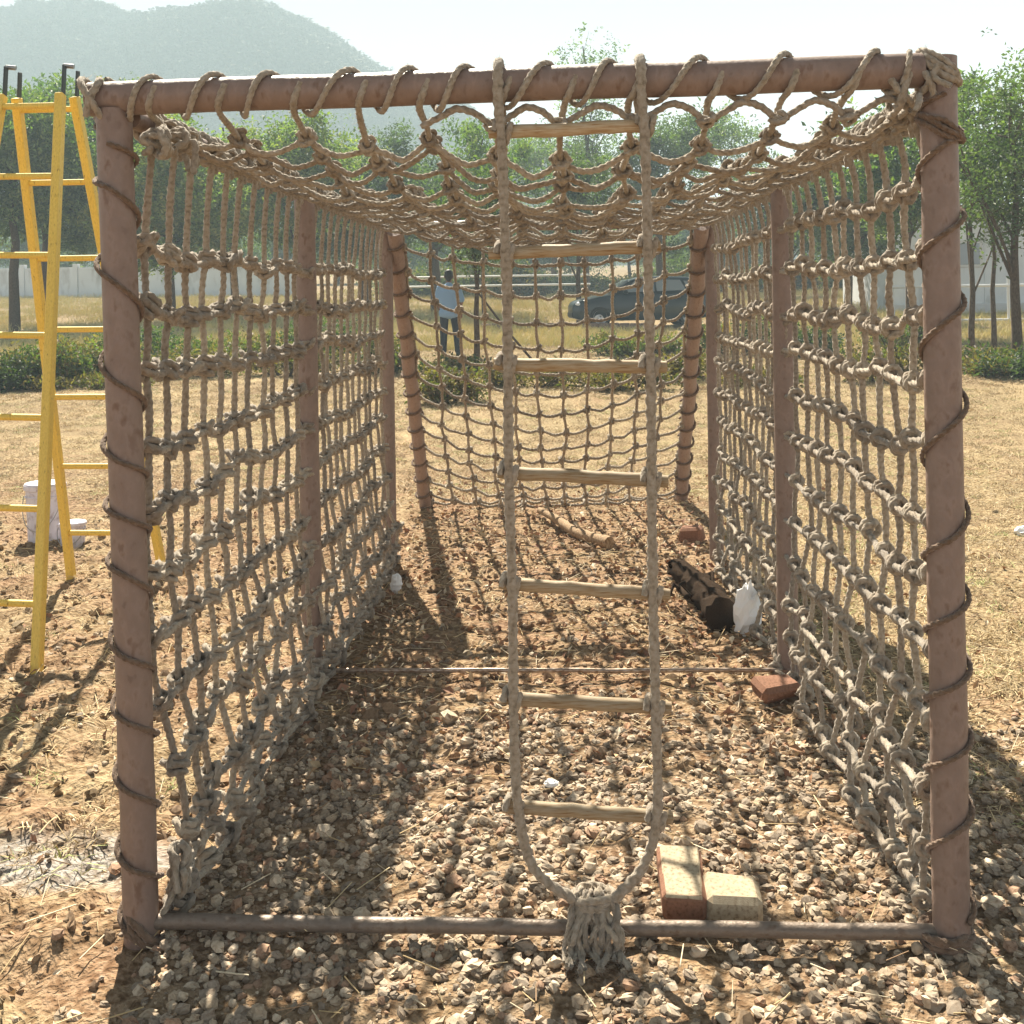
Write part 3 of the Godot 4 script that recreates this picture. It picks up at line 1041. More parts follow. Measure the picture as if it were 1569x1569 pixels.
func roof_net() -> void:
	var t := thing("rope_net", "sagging rope roof net slung across the top of the cage", "rope net", Vector3.ZERO, "rope nets of the cage")
	var wob := FastNoiseLite.new()
	wob.seed = 91
	wob.frequency = 0.6
	var P := []
	var nx := 12
	var nzr := 23
	for i in nx:
		var u := -1.0 + 2.0 * i / (nx - 1)
		var col := []
		for j in nzr:
			var z := -0.16 - 0.164 * j
			var x := u * 0.955 + rnd(-0.012, 0.012) + wob.get_noise_2d(u * 3.0, z * 2.0) * 0.03
			var edge := 1.0 - pow(absf(u), 2.2)
			var grow := 0.35 + 0.65 * clampf((j + (1.5 if u > -0.1 else 0.0)) / 5.0, 0, 1)
			var y := 2.04 - 0.115 * edge * grow + wob.get_noise_2d(z * 2.2 + 10.0, u * 4.0) * 0.07 * edge - 0.03 * absf(sin(PI * z / 1.95)) * edge
			col.append(Vector3(x, y + rnd(-0.02, 0.016) * edge, z + rnd(-0.03, 0.03)))
		P.append(col)
	weave(t, P, 0.03, knot_wrap, 0.010, "long_rope", "cross_rope", Vector3(0, -0.6, 0), 0.0088, 0.72)
	# ties from the first row up to the front beam, and from the last to the back beam
	for i in nx:
		var p: Vector3 = P[i][0]
		var top := Vector3(p.x + rnd(-0.02, 0.02), 2.062, -0.012)
		part("long_rope", rope(PackedVector3Array([p, p.lerp(top, 0.5) + rv(0.006), top, top + Vector3(0.012, 0.02, 0.05), top + Vector3(0.03, 0.065, 0.048)]), 0.0092, 0.010), M.rope, t)
		var q: Vector3 = P[i][nzr - 1]
		part("long_rope", rope(PackedVector3Array([q, q.lerp(Vector3(q.x, 2.0, -3.93), 0.6), Vector3(q.x, 1.985, -3.945), Vector3(q.x + 0.01, 2.03, -3.992), Vector3(q.x + 0.02, 2.075, -3.95)]), 0.0092, 0.013), M.rope, t)
	# scalloped edge rope under the front beam
	var c := PackedVector3Array()
	for i in range(4, nx):
		var p: Vector3 = P[i][0]
		c.append(Vector3(p.x, 2.018, -0.01))
		if i < nx - 1:
			var q: Vector3 = P[i + 1][0]
			c.append(Vector3(lerpf(p.x, q.x, 0.3), 2.042, -0.004))
			c.append(Vector3(lerpf(p.x, q.x, 0.5), 2.058, 0.002))
			c.append(Vector3(lerpf(p.x, q.x, 0.75), 2.046, -0.002))
	part("edge_rope", rope(c, 0.0092, 0.010), M.rope, t)
	for i in range(5, nx - 1):
		part("knot", knot_wrap[i % 4], M.rope, t, Transform3D(Basis.from_euler(Vector3(rnd(-0.4, 0.4), 0, rnd(-0.4, 0.4))).scaled(Vector3.ONE * 0.7), Vector3(P[i][0].x, 2.018 if i > 4 else 2.034, -0.012)))
	# side ties over the side beams
	for s in [0, nx - 1]:
		var sg := -1.0 if s == 0 else 1.0
		for j in nzr:
			var p: Vector3 = P[s][j]
			var c2 := PackedVector3Array([p])
			for k in 8:
				var a := -0.4 + k * 0.8
				c2.append(Vector3(sg * (1.004 - cos(a) * 0.040), 2.056 + sin(a) * 0.040, p.z - 0.004 - 0.007 * k))
			c2.append(p + Vector3(sg * 0.01, -0.03, -0.075))
			part("side_tie", rope(c2, 0.0092, 0.011), M.rope, t)

func end_net() -> void:
	var t := thing("rope_net", "slack sloping climbing net at the far end of the cage", "rope net", Vector3.ZERO, "rope nets of the cage")
	var P := []
	var nx := 12
	var nr := 15
	var wob := FastNoiseLite.new()
	wob.seed = 33
	for i in nx:
		var u := -1.0 + 2.0 * i / (nx - 1)
		var col := []
		for j in nr:
			var v := (j + 0.7) / (nr - 0.3)
			var l: Vector3 = LEAN[0][1].lerp(LEAN[0][0], v)
			var r: Vector3 = LEAN[1][1].lerp(LEAN[1][0], v)
			var p := l.lerp(r, (u * 0.96 + 1.0) * 0.5)
			var sg := (1.0 - pow(absf(u), 2.0)) * (0.30 * pow(sin(PI * pow(v, 0.85)), 0.8) + 0.06)
			p += Vector3(0, -0.72, 0.62) * sg
			# the weight pulls the middle columns together a little
			p.x += -0.02 * sin(u * PI) + wob.get_noise_2d(u * 90.0, v * 200.0) * 0.04
			p += rv(0.010)
			p.y = maxf(p.y, 0.03)
			col.append(p)
		P.append(col)
	weave(t, P, 0.018, knot_hitch, 0.014, "upright_rope", "cross_rope")
	for i in nx:
		var p: Vector3 = P[i][0]
		part("upright_rope", rope(PackedVector3Array([p, Vector3(p.x, 1.995, -3.905), Vector3(p.x, 2.04, -3.893), Vector3(p.x + 0.01, 2.075, -3.94), Vector3(p.x + 0.02, 2.03, -3.985)]), RR0, 0.014), M.rope, t)
	for s in 2:
		for j in nr:
			var p: Vector3 = P[0 if s == 0 else nx - 1][j]
			var v := (j + 0.7) / (nr - 0.3)
			var c0: Vector3 = LEAN[s][1].lerp(LEAN[s][0], v)
			var ax: Vector3 = (LEAN[s][1] - LEAN[s][0]).normalized()
			var u1 := Vector3.RIGHT
			var w1 := ax.cross(u1).normalized()
			var c2 := PackedVector3Array([p])
			for k in 9:
				var a := 0.75 * k + (PI if s == 1 else 0.0)
				c2.append(c0 + (u1 * cos(a) + w1 * sin(a)) * 0.057 + ax * (0.01 * k - 0.04))
			part("pole_tie", rope(c2, RR0 * 0.9, 0.013), M.lash, t)

# lashing helix about a straight pipe: crossings are distances along it at which the rope passes the front
func lashing(label: String, a: Vector3, axis: Vector3, front: Vector3, R: float, stops: Array, hand: float, r: float, m: Material) -> void:
	var side := axis.cross(front)
	var p := PackedVector3Array()
	for i in stops.size() - 1:
		for k in 12:
			var f := k / 12.0
			var s := lerpf(stops[i], stops[i + 1], f)
			var th := hand * TAU * f
			var loose := 0.0437 + r + maxf(0.0, 0.003 * sin(i * 2.3 + f * 6.28) * sin(i * 1.7))
			p.append(a + axis * s + (front * cos(th) + side * sin(th)) * loose)
	var o := part("lashing_rope", rope(p, r, 0.010, 0.6), m, self)
	tag(o, label, "rope", "ropes lashed round the frame")

# several untidy turns round a joint
func bundle(called: String, label: String, at: Vector3, ax: Vector3, R: Vector2, turns: int, width: float, m: Material, r := 0.011, ends := 2) -> void:
	var t := thing(called, label, "rope knot", Vector3.ZERO, "rope bundles at the corners")
	var u := ax.cross(Vector3(0.2, 0.3, 0.9)).normalized()
	var w := ax.cross(u)
	var p := PackedVector3Array()
	for i in turns * 10:
		var k := i / (turns * 10.0)
		var th := k * turns * TAU
		var sway := sin(k * 17.0) * 0.5 * width
		var rr := lerpf(R.x, R.y, 0.5 + 0.5 * sin(i * 0.37)) + rnd(-0.004, 0.004)
		p.append(at + ax * (sway + rnd(-0.004, 0.004)) + (u * cos(th) + w * sin(th)) * rr)
	part("coil", rope(p, r, 0.011, 2.5), m, t)
	for e in ends:
		var s0 := at + ax * rnd(-0.5, 0.5) * width + (u * rnd(-1, 1) + w * rnd(-1, 1)).normalized() * R.y
		var q := PackedVector3Array([s0, s0 + rv(0.02) + Vector3(0, -0.02, 0.015), s0 + rv(0.03) + Vector3(0, -0.06, 0.01)])
		part("loose_end", rope(q, r, 0.011, 3.5), m, t)

func build_nets() -> void:
	make_knots()
	side_net(-1, [1.72, 1.555, 1.385, 1.205, 1.035, 0.865, 0.69, 0.525, 0.365, 0.215, 0.09, 0.03], "rope net with bulky knots walling the left side of the cage", knot_wrap)
	side_net(1, [1.85, 1.675, 1.505, 1.34, 1.175, 1.005, 0.835, 0.665, 0.495, 0.335, 0.18, 0.04], "rope net with tight wrapped hitches walling the right side of the cage", knot_hitch)
	roof_net()
	end_net()
	var F := Vector3(0, 0, 1)
	lashing("thin shade darkened rope wound down the left front post", Vector3(-1.04, 2.075, 0), Vector3(0.0188, -1, 0).normalized(), F, 0.0515, [0.09, 0.2, 0.43, 0.68, 0.876, 1.014, 1.155, 1.361, 1.521, 1.694, 1.883, 2.045], -1.0, 0.0072, M.lash)
	lashing("thin shade darkened rope wound down the right front post", Vector3(1, 2.12, 0), Vector3(0, -1, 0), F, 0.0515, [0.06, 0.18, 0.39, 0.60, 0.856, 1.122, 1.307, 1.476, 1.644, 1.821, 2.066], 1.0, 0.0072, M.lash)
	lashing("rope spiralling along the thick top beam at the cage mouth", Vector3(0, 2.113, 0), Vector3(1, 0.0107, 0).normalized(), Vector3(0, 1, 0), 0.0505, [-1.06, -0.938, -0.772, -0.64, -0.434, -0.287, -0.149, 0.053, 0.205, 0.429, 0.635, 0.855, 0.93], -1.0, 0.0082, M.rope)
	bundle("corner_knot", "loose rope loop over the left end of the top beam", Vector3(-1.085, 2.09, 0), Vector3(1, 0.1, 0).normalized(), Vector2(0.05, 0.066), 2, 0.05, M.rope, 0.0095, 0)
	bundle("corner_knot", "grey rope bundle under the beam beside the left front post", Vector3(-0.925, 2.0, -0.06), Vector3(0.3, 0.2, -1).normalized(), Vector2(0.015, 0.036), 6, 0.12, M.rope, 0.0095, 4)
	bundle("corner_knot", "thick rope winding on top of the right front post", Vector3(1.0, 2.13, 0), Vector3(0.25, 1, 0).normalized(), Vector2(0.049, 0.055), 3, 0.06, M.rope, 0.0085, 1)
	bundle("corner_knot", "rope winding where the top beam meets the right post", Vector3(0.925, 2.08, -0.01), Vector3(1, 0.2, 0.1).normalized(), Vector2(0.049, 0.056), 4, 0.09, M.rope, 0.0085, 3)
	bundle("corner_knot", "shade darkened rope turns round the right post just below the top beam", Vector3(1.002, 1.985, 0.0), Vector3(0.15, 1, 0.1).normalized(), Vector2(0.052, 0.058), 3, 0.05, M.lash, 0.0075, 0)
	bundle("corner_knot", "frayed rope knot at the foot of the left front post", Vector3(-0.925, 0.13, -0.05), Vector3(0.1, 1, 0.1).normalized(), Vector2(0.01, 0.022), 5, 0.14, M.rope, 0.0095, 5)
	bundle("corner_knot", "rope binding the ground pipe to the left front post", Vector3(-0.985, 0.03, 0.0), Vector3(0.4, 1, 0).normalized(), Vector2(0.05, 0.056), 3, 0.04, M.lash, 0.0095, 0)
	bundle("corner_knot", "rope binding the ground pipe to the right front post", Vector3(0.985, 0.03, 0.0), Vector3(-0.4, 1, 0).normalized(), Vector2(0.05, 0.056), 3, 0.04, M.lash, 0.0095, 0)

func build_rope_ladder() -> void:
	var t := thing("rope_ladder", "rope ladder with seven wooden rungs hanging in the cage mouth", "rope ladder")
	var R := 0.013
	var zc := 0.052
	var rungs := [[-0.095, 1.992, 0.307, 2.003], [-0.1, 1.696, 0.319, 1.708], [-0.092, 1.426, 0.33, 1.413], [-0.087, 1.159, 0.329, 1.135], [-0.088, 0.885, 0.329, 0.857], [-0.084, 0.602, 0.33, 0.578], [-0.088, 0.335, 0.329, 0.306]]
	var ropes := [[Vector2(-0.069, 2.06), Vector2(-0.062, 1.95), Vector2(-0.056, 1.55), Vector2(-0.058, 1.162), Vector2(-0.054, 0.85), Vector2(-0.056, 0.549), Vector2(-0.048, 0.339), Vector2(-0.012, 0.19), Vector2(0.085, 0.115)], [Vector2(0.277, 2.07), Vector2(0.284, 1.946), Vector2(0.287, 1.6), Vector2(0.289, 1.352), Vector2(0.287, 0.9), Vector2(0.29, 0.549), Vector2(0.289, 0.325), Vector2(0.255, 0.2), Vector2(0.18, 0.115)]]
	for s in 2:
		var x0: float = ropes[s][0].x
		var p := PackedVector3Array()
		# over the beam
		p.append(Vector3(x0 + 0.004, 2.02, -0.052))
		for k in 7:
			var a := -0.5 + k * 0.62
			p.append(Vector3(x0, 2.115 + sin(a) * 0.056, -cos(a) * 0.056))
		for q in ropes[s]:
			var k: float = clampf((2.06 - q.y) / 1.9, 0, 1)
			p.append(Vector3(q.x, q.y, lerpf(zc + 0.004, 0.026, k)))
		part("side_rope", rope(p, R, 0.009, 1.4), M.rope, t)
		# whipping turns where rung and rope meet
		for q in rungs:
			var xx: float = lerpf(-0.06, 0.287, s)
			var f: float = (xx - q[0]) / (q[2] - q[0])
			var y: float = lerpf(q[1], q[3], f)
			var z: float = lerpf(zc, 0.026, (2.06 - y) / 1.9) - 0.022
			var w := PackedVector3Array()
			for k in 13:
				var a := k * 0.6
				w.append(Vector3(xx + (k - 6) * 0.0035, y + sin(a) * 0.025, z + cos(a) * 0.025))
			part("whipping", rope(w, 0.009, 0.009, 1.4), M.rope, t)
	for q in rungs:
		var p := PackedVector3Array()
		var rr := PackedFloat32Array()
		var r0 := rnd(0.0155, 0.018)
		for k in 13:
			var f := k / 12.0
			var y: float = lerpf(q[1], q[3], f)
			var z: float = lerpf(zc, 0.026, (2.06 - y) / 1.9) - 0.022
			p.append(Vector3(lerpf(q[0], q[2], f), y + rnd(-0.0015, 0.0015), z + rnd(-0.0015, 0.0015)))
			rr.append((r0 + rnd(-0.0006, 0.0006)) * (0.88 if k == 0 or k == 12 else 1.0))
		var rm: StandardMaterial3D = M.rung.duplicate()
		rm.albedo_color = M.rung.albedo_color * rnd(0.82, 1.05)
		rm.uv1_offset = rv(3.0)
		part("rung", tube(p, rr, 14), rm, t)
	# the tail: strands hitched over the ground pipe
	for k in 26:
		var f := clampf((k - 12.5) / 12.5 + rnd(-0.35, 0.35), -1.0, 1.0)
		var g := clampf(f + rnd(-0.7, 0.7), -1.0, 1.0)
		var top := Vector3(0.131 + f * 0.042, 0.118 + rnd(-0.012, 0.01), rnd(-0.012, 0.02))
		var p := PackedVector3Array([Vector3(0.131 + f * 0.03, 0.085, -0.035), top, Vector3(0.131 + f * 0.055 + rnd(-0.008, 0.008), 0.085, 0.034 + rnd(0, 0.012)), Vector3(0.131 + g * 0.062 + rnd(-0.01, 0.01), 0.045, 0.046 + rnd(0, 0.03)), Vector3(0.131 + g * 0.066 + rnd(-0.012, 0.012), 0.014, 0.05 + rnd(0, 0.03))])
		if k % 2 == 0: p.append(Vector3(0.131 + g * 0.07 + rnd(-0.03, 0.03), 0.008, 0.09 + rnd(0, 0.05)))
		part("tail_strand", rope(p, rnd(0.0055, 0.0085), 0.008, 4.5), M.ropes[k % 4], t)
	var w := PackedVector3Array()
	for k in 26:
		var a := k * 0.62
		w.append(Vector3(0.131 + cos(a) * 0.05, 0.108 + sin(k * 0.8) * 0.012, 0.004 + sin(a) * 0.036))
	part("binding", rope(w, 0.010, 0.009, 2.5), M.rope, t)

# ---------------------------------------------------------------- small things
func build_stepladder() -> void:
	var t := thing("stepladder", "tall yellow steel A-frame ladder standing left of the cage", "ladder")
	var ys := [2.235, 1.842, 1.46, 1.085, 0.687, 0.29]
	var st := SurfaceTool.new()
	for side in 2:
		var zt := -2.72 if side == 0 else -2.80
		var zf := -1.97 if side == 0 else -3.50
		var off := 0.0 if side == 0 else 0.035
		var rt := Vector3(-2.455 + off, 2.66, zt)
		var rf := Vector3(-2.25, 0.0, zf)
		var lt := Vector3(-2.76 + off, 2.66, zt)
		var lf := Vector3(-2.80, 0.0, zf) if side == 1 else Vector3(-2.84, 0.0, zf)
		rf.y = ground_y(rf.x, rf.z) - 0.01
		lf.y = ground_y(lf.x, lf.z) - 0.01
		for e in [[lt, lf], [rt, rf]]:
			var d: Vector3 = e[0] - e[1]
			var yy := d.normalized()
			var zz := Vector3.RIGHT.cross(yy).normalized()
			var b := Basis(yy.cross(zz), yy, zz)
			part("rail", cbox(Vector3(0.042, d.length(), 0.05), 0.004), M.yellow, t, Transform3D(b, (e[0] + e[1]) * 0.5))
		var all: Array = [2.60] + ys
		for y in all:
			var k: float = (2.66 - y) / 2.66
			var a := lt.lerp(lf, k) + Vector3(0.012, 0, 0)
			var b := rt.lerp(rf, k) - Vector3(0.012, 0, 0)
			var o := part("rung", tube(PackedVector3Array([a, b]), PackedFloat32Array([0.016, 0.016]), 12), M.yellow, t)
			if y == 2.60: o.name = "top_bar"
	for s in 2:
		var x := -2.745 if s == 0 else -2.44
		part("hinge", cbox(Vector3(0.010, 0.15, 0.036), 0.003), M.hinge, t, Transform3D(Basis.from_euler(Vector3(-0.12, 0, 0)), Vector3(x, 2.735, -2.728)))
		part("hinge", cbox(Vector3(0.010, 0.13, 0.036), 0.003), M.hinge, t, Transform3D(Basis.from_euler(Vector3(0.14, 0, -0.12)), Vector3(x + 0.042, 2.725, -2.79)))
		part("hinge_pin", tube(PackedVector3Array([Vector3(x - 0.012, 2.812, -2.757), Vector3(x + 0.04, 2.806, -2.757)]), PackedFloat32Array([0.012, 0.012]), 10), M.wire, t)

func pail(label: String, at: Vector3, r: float, h: float) -> void:
	var t := thing("paint_pail", label, "bucket", at, "paint pails")
	part("body", lathe([Vector2(0.001, 0.004), Vector2(r * 0.86, 0.004), Vector2(r * 0.88, 0.012), Vector2(r * 0.97, h * 0.9), Vector2(r * 0.97, h * 0.93)], 32), M.pail, t)
	part("lid", lathe([Vector2(r * 0.98, h * 0.88), Vector2(r * 1.06, h * 0.9), Vector2(r * 1.06, h * 0.97), Vector2(r * 1.0, h), Vector2(r * 0.9, h * 0.985), Vector2(0.001, h * 0.985)], 32), M.pail, t)
	part("rib", lathe([Vector2(r * 0.95, h * 0.76), Vector2(r * 1.01, h * 0.77), Vector2(r * 1.01, h * 0.79), Vector2(r * 0.955, h * 0.80)], 32), M.pail, t)
	var p := PackedVector3Array()
	var rr := PackedFloat32Array()
	for k in 15:
		var a := PI * k / 14.0
		p.append(Vector3(cos(a) * r * 1.04, h * 0.78 - sin(a) * h * 0.55, r * 0.25 + sin(a) * r * 0.84))
		rr.append(0.003)
	part("handle", tube(p, rr, 6), M.wire, t)

func build_small() -> void:
	build_stepladder()
	pail("large white paint pail on the earth behind the yellow ladder", on_ground(-3.45, -4.52, -0.01), 0.128, 0.40)
	pail("small white paint pail beside the large pail", on_ground(-3.19, -4.36, -0.01), 0.085, 0.185)
	# bricks
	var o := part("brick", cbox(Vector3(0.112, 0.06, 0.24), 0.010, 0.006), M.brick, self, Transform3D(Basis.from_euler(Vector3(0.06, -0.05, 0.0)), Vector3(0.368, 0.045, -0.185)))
	tag(o, "red brick with a top coloured pale as if sunlit lying end-on to the ground pipe", "brick", "bricks")
	part("sunlit_cap", cbox(Vector3(0.1, 0.012, 0.228), 0.004, 0.002), M.pale_brick, o, Transform3D(Basis.IDENTITY, Vector3(0, 0.0275, 0)))  # pale cap: sunlight on the brick top put into its colour
	o = part("brick", cbox(Vector3(0.138, 0.075, 0.12), 0.014, 0.008), M.pale_brick, self, Transform3D(Basis.from_euler(Vector3(0.04, -0.05, -0.03)), Vector3(0.487, 0.036, -0.125)))
	tag(o, "broken pale block lying beside the pale topped red brick", "brick", "bricks")
	o = part("brick", cbox(Vector3(0.17, 0.08, 0.11), 0.018, 0.012), M.brick, self, Transform3D(Basis.from_euler(Vector3(0.05, 0.35, 0.04)), on_ground(0.90, -1.62, 0.045)))
	tag(o, "weathered red brick at the foot of the right middle post", "brick", "bricks")
	o = part("brick", cbox(Vector3(0.15, 0.1, 0.11), 0.016, 0.01), M.brick, self, Transform3D(Basis.from_euler(Vector3(0.05, -0.4, 0.06)), on_ground(0.9, -4.35, 0.045)))
	tag(o, "reddish brick by the foot of the right rear post", "brick", "bricks")
	# peeled branch
	var p := smooth_path(PackedVector3Array([on_ground(-0.10, -5.1, 0.05), on_ground(0.02, -4.85, 0.06), on_ground(0.16, -4.5, 0.045), on_ground(0.36, -4.17, 0.05)]), 0.04)
	var rr := PackedFloat32Array()
	for i in p.size(): rr.append(lerpf(0.022, 0.042, float(i) / p.size()) + rnd(-0.003, 0.003))
	o = part("branch", tube(p, rr, 10), M.drift, self)
	tag(o, "short pale branch lying on the leaf litter in the cage", "branch")
	# charred log with root stubs
	var lg := thing("weathered_log", "dark weathered log lying inside by the right net", "log", Vector3.ZERO)
	p = smooth_path(PackedVector3Array([on_ground(0.70, -3.4, 0.06), on_ground(0.74, -3.1, 0.09), on_ground(0.79, -2.8, 0.09), on_ground(0.82, -2.5, 0.085)]), 0.04)
	rr = PackedFloat32Array()
	for i in p.size(): rr.append(lerpf(0.05, 0.08, float(i) / p.size()) + rnd(-0.012, 0.012))
	part("trunk", knocked(tube(p, rr, 16), 0.016), M.char, lg)
	for k in 7:
		var a := on_ground(rnd(0.66, 0.86), rnd(-3.4, -2.6), 0.07)
		var q := PackedVector3Array([a, a + Vector3(rnd(-0.07, 0.07), rnd(0.02, 0.05), rnd(-0.1, 0.1)), a + Vector3(rnd(-0.12, 0.12), rnd(-0.04, 0.02), rnd(-0.2, 0.2))])
		part("stub", tube(q, PackedFloat32Array([0.018, 0.012, 0.005]), 6), M.char, lg)
	# crumpled plastic
	crumple("plastic_bag", "crumpled white plastic bag leaning by the right middle post", on_ground(0.93, -2.45, 0.1), Vector3(0.055, 0.12, 0.035), M.plastic, 5)
	crumple("plastic_scrap", "small white plastic scrap by the left net", on_ground(-0.84, -3.15, 0.05), Vector3(0.028, 0.045, 0.02), M.plastic, 6)
	crumple("paper_scrap", "tiny white scrap on the gravel behind the lowest rung", on_ground(0.02, -0.85, 0.025), Vector3(0.02, 0.01, 0.014), M.plastic, 8)
	crumple("plastic_scrap", "pale scrap lying on dry grass right of the cage", on_ground(3.08, -4.5, 0.02), Vector3(0.06, 0.03, 0.05), M.plastic, 9)
	# stray clod by the right post
	o = part("earth_clod", stone(77, 8, 12, 0.35, 3), M.pale_brick, self, Transform3D(Basis().scaled(Vector3(0.035, 0.028, 0.03)), on_ground(2.42, -3.8, 0.02)))
	tag(o, "lone brown clod of earth on the dry grass beyond the right post", "clod")
	# scrap hanging on the rear of the right net
	var hs := thing("hanging_wrapper", "yellow and red wrapper caught on the right net near the far post", "wrapper", Vector3(1.06, 1.44, -3.86))
	part("white_top", stone(301, 7, 10, 0.3, 2), M.wrap_white, hs, Transform3D(Basis().scaled(Vector3(0.022, 0.024, 0.02)), Vector3(0, 0.03, 0)))
	part("yellow_sheet", stone(302, 9, 12, 0.3, 3), M.wrap_yellow, hs, Transform3D(Basis.from_euler(Vector3(0, 0.3, 0.1)).scaled(Vector3(0.028, 0.07, 0.018)), Vector3(0.004, -0.055, 0)))
	part("red_tail", stone(303, 7, 10, 0.45, 2), M.wrap_red, hs, Transform3D(Basis().scaled(Vector3(0.026, 0.024, 0.018)), Vector3(0.01, -0.135, 0)))

# push the vertices of a mesh about by noise
func knocked(m: ArrayMesh, amp: float) -> ArrayMesh:
	var arr := m.surface_get_arrays(0)
	var vs: PackedVector3Array = arr[Mesh.ARRAY_VERTEX]
	for i in vs.size():
		var v := vs[i]
		vs[i] = v + Vector3(nz.get_noise_3dv(v * 500.0), nz.get_noise_3dv(v * 500.0 + Vector3(70, 0, 0)), nz.get_noise_3dv(v * 500.0 + Vector3(0, 90, 0))) * amp * 2.0
	var old: PackedVector3Array = arr[Mesh.ARRAY_NORMAL]
	var ix: PackedInt32Array = arr[Mesh.ARRAY_INDEX]
	var ns := PackedVector3Array()
	ns.resize(vs.size())
	for i in range(0, ix.size(), 3):
		var n := (vs[ix[i + 1]] - vs[ix[i]]).cross(vs[ix[i + 2]] - vs[ix[i]])
		if n.dot(old[ix[i]] + old[ix[i + 1]] + old[ix[i + 2]]) < 0.0: n = -n
		for k in 3: ns[ix[i + k]] += n
	for i in ns.size(): ns[i] = ns[i].normalized()
	return amesh(vs, ns, ix)

func crumple(called: String, label: String, at: Vector3, size: Vector3, m: Material, seed_: int) -> void:
	var n := FastNoiseLite.new()
	n.seed = seed_
	n.frequency = 1.6
	n.fractal_type = FastNoiseLite.FRACTAL_RIDGED
	n.fractal_octaves = 3
	var st := SurfaceTool.new()
	st.begin(Mesh.PRIMITIVE_TRIANGLES)
	var pts := []
	for i in 13:
		var row := []
		for k in 16:
			var ph := PI * i / 12.0
			var th := TAU * k / 16.0
			var d := Vector3(sin(ph) * cos(th), cos(ph), sin(ph) * sin(th))
			row.append(d * (1.0 + 0.45 * n.get_noise_3dv(d)) * size)
		pts.append(row)
	for i in 12:
		for k in 16:
			var k2 := (k + 1) % 16
			quad(st, pts[i][k], pts[i][k2], pts[i + 1][k2], pts[i + 1][k], Vector3.ZERO)
	var o := part(called, st.commit(), m, self, Transform3D(Basis.IDENTITY, at))
	tag(o, label, "litter")

# ---------------------------------------------------------------- vegetation
var sprigs := []

func tree(called: String, label: String, at: Vector3, h: float, tr: float, cr: Vector3, crown_y: float, count: int, cols: Array, lean: Vector3, seed_: int, group: String, leaf := 1.0, limbs := 9, cat := "tree") -> void:
	rng.seed = seed_
	var t := thing(called, label, cat, at, group)
	var vs := PackedVector3Array()
	var ns := PackedVector3Array()
	var ix := PackedInt32Array()
	var tp := PackedVector3Array()
	var trr := PackedFloat32Array()
	for i in 8:
		var k := i / 7.0
		tp.append(Vector3(0, -0.15 + h * 0.88 * k, 0) + lean * h * k * k + Vector3(rnd(-1, 1), 0, rnd(-1, 1)) * 0.05 * h * k * (1 if i else 0) * 0.5)
		trr.append(tr * lerpf(1.15, 0.2, k))
	tube_into(vs, ns, ix, tp, trr, 8)
	var tips := []
	for l in limbs:
		var k := rnd(0.26, 0.95)
		var s := tp[int(k * 7)].lerp(tp[mini(int(k * 7) + 1, 7)], k * 7 - int(k * 7))
		var az := l * 2.4 + rnd(-0.4, 0.4)
		var el := rnd(-0.75, 0.95)
		var e := Vector3(0, crown_y, 0) + lean * h * 0.7 + Vector3(cos(az) * cos(el) * cr.x, sin(el) * cr.y, sin(az) * cos(el) * cr.z) * rnd(0.62, 0.95)
		var m := s.lerp(e, 0.5) + Vector3(rnd(-0.2, 0.2), rnd(0.0, 0.3), rnd(-0.2, 0.2)) * h * 0.08
		var q := smooth_path(PackedVector3Array([s, m, e]), h * 0.08)
		var r2 := PackedFloat32Array()
		for i in q.size(): r2.append(tr * lerpf(0.42, 0.07, float(i) / (q.size() - 1)) * (1.15 - 0.6 * k))
		tube_into(vs, ns, ix, q, r2, 5, false)
		tips.append([e, cr.length() * 0.2])
		for b in 4:
			var s2 := q[int(q.size() * rnd(0.35, 0.8))]
			var e2 := s2 + Vector3(rnd(-1, 1) * cr.x, rnd(-0.5, 0.9) * cr.y, rnd(-1, 1) * cr.z) * 0.42
			tube_into(vs, ns, ix, PackedVector3Array([s2, s2.lerp(e2, 0.5) + rv(0.05 * cr.x), e2]), PackedFloat32Array([tr * 0.12, tr * 0.08, tr * 0.03]), 4, false)
			tips.append([e2, cr.length() * rnd(0.08, 0.17)])
	part("trunk", amesh(vs, ns, ix), M.bark, t)
	var xf := []
	var cs := []
	for i in int(count * 0.72):
		var tip: Array = tips[rng.randi() % tips.size()]
		var g: Vector3 = Vector3(rng.randfn(), rng.randfn() * 0.75, rng.randfn()) * float(tip[1]) * 0.62
		var p: Vector3 = tip[0] + g
		var s := leaf * rnd(0.7, 1.3)
		xf.append(Transform3D(Basis.from_euler(Vector3(rnd(-0.7, 0.7), rnd(0, TAU), rnd(-0.7, 0.7))).scaled_local(Vector3.ONE * s), p))
		var c: Color = cols[rng.randi() % cols.size()]
		cs.append(c * rnd(1.0, 2.1))
	multi("crown", sprigs[seed_ % sprigs.size()], M.leaf, xf, cs, t).set_meta("kind", "stuff")

